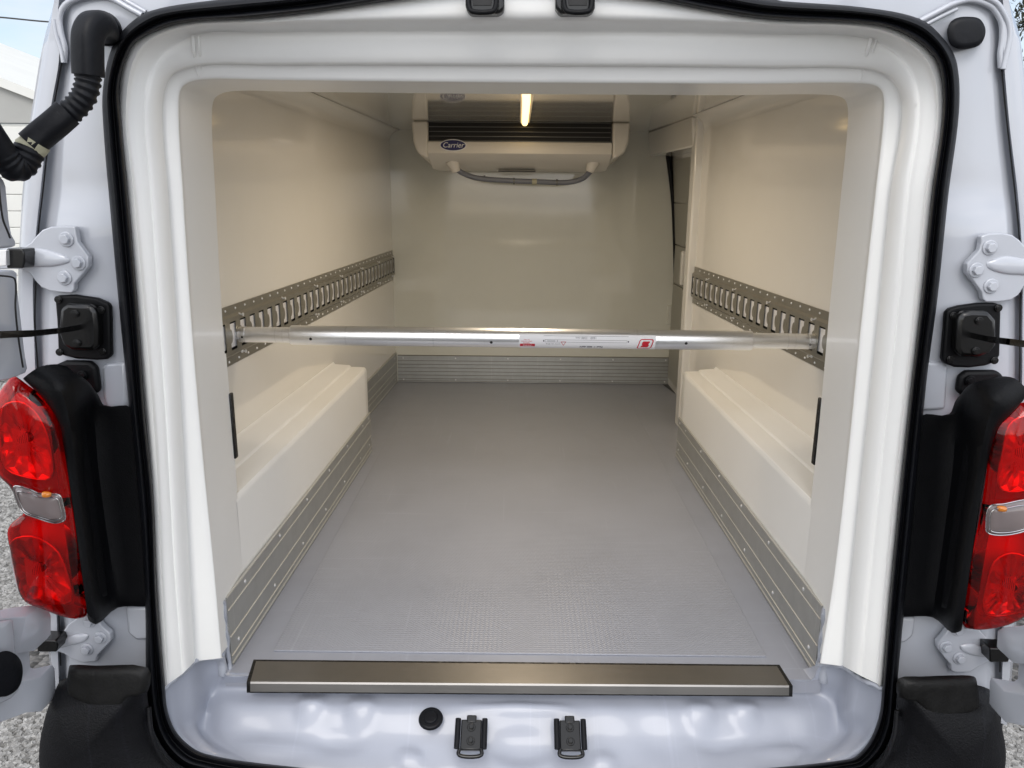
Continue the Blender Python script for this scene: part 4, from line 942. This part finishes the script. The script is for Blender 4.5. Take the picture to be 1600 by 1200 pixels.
for s in (-1, 1):
    q = MB(); q.box((s*.60-.16 if s < 0 else s*.60-.1, 1.03, .28), (s*.60+.1 if s < 0 else s*.60+.16, 1.20, .42)); q.build('bumper_beam', M['bumper'], van, bevel=.03, seg=4)

# ================================================================== load bar
e0 = Vector(P(374, 522.5, 1.84)); e1 = Vector(P(1273, 533.5, 1.78))
e0 = PXx(374, 522.5, lwx(1.84)+.008); e1 = PXx(1273, 533.5, rwx(1.78)-.008)
print('bar', e0, e1)
bar = thing('load_bar', 'silver telescopic load bar with white sticker spanning the cargo space between the side rails', 'load bar', (e0+e1)/2)
ax = (e1-e0).normalized()
def on(px):   # point on the bar axis seen at column px
    lo, hi = 0, 1
    for _ in range(40):
        m_ = (lo+hi)/2; v = ROT.transposed() @ (e0+(e1-e0)*m_-CAM); x = 800+1200*v.x/-v.z
        if x < px: lo = m_
        else: hi = m_
    return e0+(e1-e0)*lo
RT, Rt = .0235, .0188
a1, a2 = on(455), on(1174)
def seg_tube(name, p, q_, r, m, cap=.002):
    mb = MB(); cyl(mb, p, q_-p, r, (q_-p).length, 48); o = mb.build(name, m, bar, bevel=.0015, smooth=30); return o
outer = seg_tube('outer_tube', a1, a2, RT, M['tube'])
seg_tube('inner_tube', e0, a1+ax*.02, Rt, M['tube']); seg_tube('inner_tube', a2-ax*.02, e1, Rt, M['tube'])
for e, s in ((e0, -1), (e1, 1)):
    mb = MB(); cyl(mb, e-ax*s*.0, ax*s, .0165, .010, 32); cyl(mb, e-ax*s*.018, ax*s, .0192, .003, 32); mb.build('end_fitting', M['zinc'], bar, bevel=.001, smooth=30)
fw = (CAM-(e0+e1)/2); fw = (fw-ax*fw.dot(ax)).normalized(); upv = ax.cross(fw)*-1
if upv.z < 0: upv = -upv
def oncyl(base, u, ang, r): return base+ax*u+(fw*math.cos(ang)+upv*math.sin(ang))*r
def hole(px, ang, R_, r=.0035):
    c = on(px); vs = []
    for i in range(20):
        th = 2*math.pi*i/20; vs.append(oncyl(c, r*math.cos(th), ang+r*math.sin(th)/R_, R_+.0004))
    add_obj('pin_hole', vs+[], [list(range(20))], M['dark'], bar, smooth=0)
hole(489, -.38, RT); hole(768, -.52, RT); hole(1069, -.36, RT); hole(382, -.35, Rt, .0026); hole(1262, -.45, Rt, .0026)
# sticker wrapped round the tube, its print upside down as mounted
s0_, s1_ = on(811), on(1022); Ls = (s1_-s0_).length; A0, A1 = .42, -1.45
vs = []; n = 28
for i in range(n+1):
    an = A0+(A1-A0)*i/n
    vs += [oncyl(s0_, 0, an, RT+.0003), oncyl(s0_, Ls, an, RT+.0003)]
st = add_obj('sticker', vs, [[2*i, 2*i+1, 2*i+3, 2*i+2] for i in range(n)], M['sticker'], bar, smooth=60)
def fine(vs_, fs_, cuts=1):
    bm = bmesh.new(); q = [bm.verts.new(v) for v in vs_]
    for f in fs_: bm.faces.new([q[i] for i in f])
    bm.normal_update(); bmesh.ops.triangulate(bm, faces=bm.faces[:])
    for _ in range(cuts): bmesh.ops.subdivide_edges(bm, edges=[e for e in bm.edges if e.calc_length() > .0022], cuts=1); bmesh.ops.triangulate(bm, faces=bm.faces[:])
    bm.verts.index_update(); o = ([v.co.copy() for v in bm.verts], [[v.index for v in f.verts] for f in bm.faces]); bm.free(); return o
def put(vs_, fs_, u, v, m, name='sticker_print', flip=True, k=0):
    vs_, fs_ = fine(vs_, fs_, 3)
    # u along the bar 0..1 (left to right), v = angle of centre; text lies upside down
    s = -1 if flip else 1
    pts = [oncyl(s0_, u*Ls+s*p.x, v+s*p.y/RT, RT+.0007+k*.0003) for p in vs_]
    return add_obj(name, pts, fs_, m, st, smooth=0)
def rect(w_, h_, ns=10): return ([Vector((-w_/2+w_*i/ns, s*h_/2, 0)) for i in range(ns+1) for s in (-1, 1)], [[2*i, 2*i+2, 2*i+3, 2*i+1] for i in range(ns)])
def vrect(w_, h_, ns=8): return ([Vector((s*w_/2, -h_/2+h_*i/ns, 0)) for i in range(ns+1) for s in (-1, 1)], [[2*i, 2*i+1, 2*i+3, 2*i+2] for i in range(ns)])
put(*text_mesh('1600 - 2300 mm', .0075), .49, .07, M['grey_print'])
put(*rect(Ls*.62, .0006), .49, .24, M['grey_print'])
put(*rect(Ls*.60, .0006), .49, -.15, M['grey_print']); put(*rect(Ls*.60, .0006), .49, -.38, M['grey_print'])
for u in (.19, .28, .79): put(*vrect(.0007, .0055), u, -.265, M['grey_print'])
for u in (.18, .80): put(*vrect(.0028, .004), u, -.265, M['grey_print'])
put(*rect(Ls*.06, .0005), .235, -.22, M['grey_print']); put(*rect(Ls*.06, .0005), .235, -.31, M['grey_print'])
put(*text_mesh('Fzul = 400 daN', .0088, 0, .0002), .53, -.93, M['grey_print'])
put(*text_mesh('load bar max. 400 kg', .004), .25, -.60, M['grey_print'])
for i, s_ in enumerate(('SERVICE', 'safety load bars', 'for vans')): put(*text_mesh(s_, .0042), .055, -.38+.16*i-.12, M['red_print'])
put(*vrect(Ls*.11, .0085), .062, -.78, M['red_print']); put(*text_mesh('LASHING', .0055), .062, -.78, M['white_print'], k=1)
# warning triangle
tri = [Vector((-.0065, -.0055, 0)), Vector((.0065, -.0055, 0)), Vector((0, .0055, 0))]; ti = [v*.66+Vector((0,-.0003,0)) for v in tri]
put(tri+ti, [[0,1,4,3],[1,2,5,4],[2,0,3,5]], .325, -.56, M['red_print'])
# red S emblem in a slanted rounded frame, upright S reads the same upside down
def rr(w_, h_, r, sh, n=6):
    o = []
    for cx, cy, a in ((w_/2-r, h_/2-r, 0), (-w_/2+r, h_/2-r, 90), (-w_/2+r, -h_/2+r, 180), (w_/2-r, -h_/2+r, 270)):
        for i in range(n+1):
            t = math.radians(a+90*i/n); x = cx+r*math.cos(t); y = cy+r*math.sin(t); o.append(Vector((x+y*sh, y, 0)))
    return o
ro, ri = rr(.034, .0275, .006, .25), rr(.029, .0230, .004, .25); n = len(ro)
put(ro+ri, [[i, (i+1) % n, n+(i+1) % n, n+i] for i in range(n)], .925, -.55, M['red_print'], flip=False)
sv = [(-.0088,-.0082),(.0065,-.0082),(.0088,-.006),(.0088,-.0005),(.0065,.0016),(-.0040,.0016),(-.0040,.0052),(.0088,.0052),(.0088,.0082),(-.0065,.0082),(-.0088,.006),(-.0088,.0005),(-.0065,-.0016),(.0040,-.0016),(.0040,-.0052),(-.0088,-.0052)]
bm = bmesh.new(); vv = [bm.verts.new((x+y*.25, y, 0)) for x, y in sv]; bm.faces.new(vv); bmesh.ops.triangulate(bm, faces=bm.faces[:]); bm.verts.index_update()
put([v.co.copy() for v in bm.verts], [[v.index for v in f.verts] for f in bm.faces], .925, -.55, M['red_print'], flip=False); bm.free()

# ================================================================== background
sh = thing('shed', 'white panelled shed with a sloping grey roof behind the van on the left', 'shed', (-8, 9, 0))
Yw = 9.0
xr = P(150, 300, Yw).x
zt = P(20, 194, Yw).z
mb = MB(); mb.box((-16, Yw, 0), (xr, Yw+6, zt)); mb.build('wall', M['shed'], sh, smooth=0)
z = zt-.03
while z > .3:
    q = MB(); q.box((-16, Yw-.015, z-.178), (xr, Yw-.001, z)); q.build('wall_panel', M['shed'], sh, bevel=.006); z -= .185
Yr = Yw-.10
ra = P(0, 121, Yr); rb = P(52, 141, Yr); dd = (rb-ra); dd = dd/dd.x
def rp(x, dz=0, Y=Yr): v = ra+dd*(x-ra.x); return Vector((x, Y, v.z+dz))
q = MB(); q.hexa([rp(-16,-.10), rp(xr,-.10), rp(xr), rp(-16)], [rp(-16,-.10,Yw+6), rp(xr,-.10,Yw+6), rp(xr,0,Yw+6), rp(-16,0,Yw+6)]); q.build('roof', M['shed'], sh, smooth=0)
q = MB(); q.hexa([Vector((-16,Yw-.03,zt+.012)), Vector((xr,Yw-.03,zt+.012)), rp(xr,-.101,Yw-.03), rp(-16,-.101,Yw-.03)], [Vector((-16,Yw+.1,zt+.012)), Vector((xr,Yw+.1,zt+.012)), rp(xr,-.101,Yw+.1), rp(-16,-.101,Yw+.1)]); q.build('gable_panel', M['shed_roof'], sh, smooth=0)
wi = tube('power_line', [P(-600, -20, 14), P(0, 27, 14), P(75, 34, 14), P(500, 60, 14)], .013, M['wire'], None, n=8, seg=8)
tag(wi, 'thin black overhead cable crossing the sky above the shed', 'cable')
# tree on the right, only its drooping outer leaves show beside the van
tp = P(1690, 30, 10.0)
tree = thing('tree', 'leafy tree standing behind the van, its outer twigs showing at the top right', 'tree', (tp.x, tp.y, 0))
tube('trunk', [(tp.x, tp.y, 0), (tp.x+.05, tp.y, 1.2), (tp.x-.05, tp.y+.1, 2.4), (tp.x, tp.y, tp.z)], lambda t, i: .16*(1-t*.7), M['bark'], tree, n=4, seg=12)
mb = MB(); rnd = random.Random(11)
def leaf(c, s):
    R = Matrix.Rotation(rnd.uniform(0, 6.28), 3, 'Z') @ Matrix.Rotation(rnd.uniform(0, 6.28), 3, 'X')
    mb.add([c+R @ Vector(p)*s for p in ((0,-1,0),(.45,-.2,.08),(.3,.5,.05),(0,1,0),(-.3,.5,.05),(-.45,-.2,.08))], [[0,1,2,3,4,5]])
clumps = [Vector((tp.x+rnd.gauss(0,.45), tp.y+rnd.gauss(0,.4), tp.z+.25+rnd.gauss(0,.5))) for _ in range(34)]
for px, py in ((1592,8),(1594,14),(1598,22),(1590,28),(1597,33),(1594,45),(1600,40),(1604,10),(1606,28)): clumps.append(P(px, py, 10.0))
for k, c in enumerate(clumps):
    tight = .028 if k >= 34 else .13
    for _ in range(15 if k >= 34 else 60): leaf(c+Vector([rnd.gauss(0, tight) for _ in range(3)]), rnd.uniform(.018, .04))
mb.build('crown', M['leaf'], tree, smooth=0)
# loose stones, thousands of them
mb = MB(); rnd = random.Random(5)
def stone_at(x, y, s):
    R = Matrix.Rotation(rnd.uniform(0, 6.28), 3, 'Z') @ Matrix.Rotation(rnd.uniform(-.5, .5), 3, 'X')
    base = [(-1,-.7,-.5),(.9,-.8,-.45),(1,.75,-.5),(-.8,.9,-.5),(-.6,-.5,.5),(.55,-.6,.6),(.5,.5,.45),(-.55,.55,.6)]
    vs = [R @ Vector((a*s*rnd.uniform(.6,1.1), b*s*rnd.uniform(.5,1), c*s*rnd.uniform(.5,.9)))+Vector((x, y, s*.25)) for a, b, c in base]
    mb.add(vs, [[0,3,2,1],[4,5,6,7],[0,1,5,4],[1,2,6,5],[2,3,7,6],[3,0,4,7]])
def scatter(x0, x1, y0, y1, n, s0, s1):
    for _ in range(n): stone_at(rnd.uniform(x0, x1), rnd.uniform(y0, y1), rnd.uniform(s0, s1))
def patch(pa, pb_, n, s0, s1):
    a_, b_ = PZ(*pa, 0), PZ(*pb_, 0)
for (px0, py0, px1, py1, n) in ((-60, 600, 70, 1010, 15000), (-60, 1080, 120, 1260, 3500), (1540, 1080, 1680, 1260, 3000)):
    for _ in range(n):
        y_ = rnd.uniform(py0, py1); v = PZ(rnd.uniform(px0, px1), y_, 0)
        if v.y < 9: stone_at(v.x, v.y, rnd.uniform(.006, .014)*(1 if v.y < 4 else 1.6))
st_ = mb.build('gravel_stones', M['stone'], None, smooth=0, recalc=False, keep=True); tag(st_, kind='stuff', label='loose pale grey gravel stones lying on the ground around the van', cat='gravel')
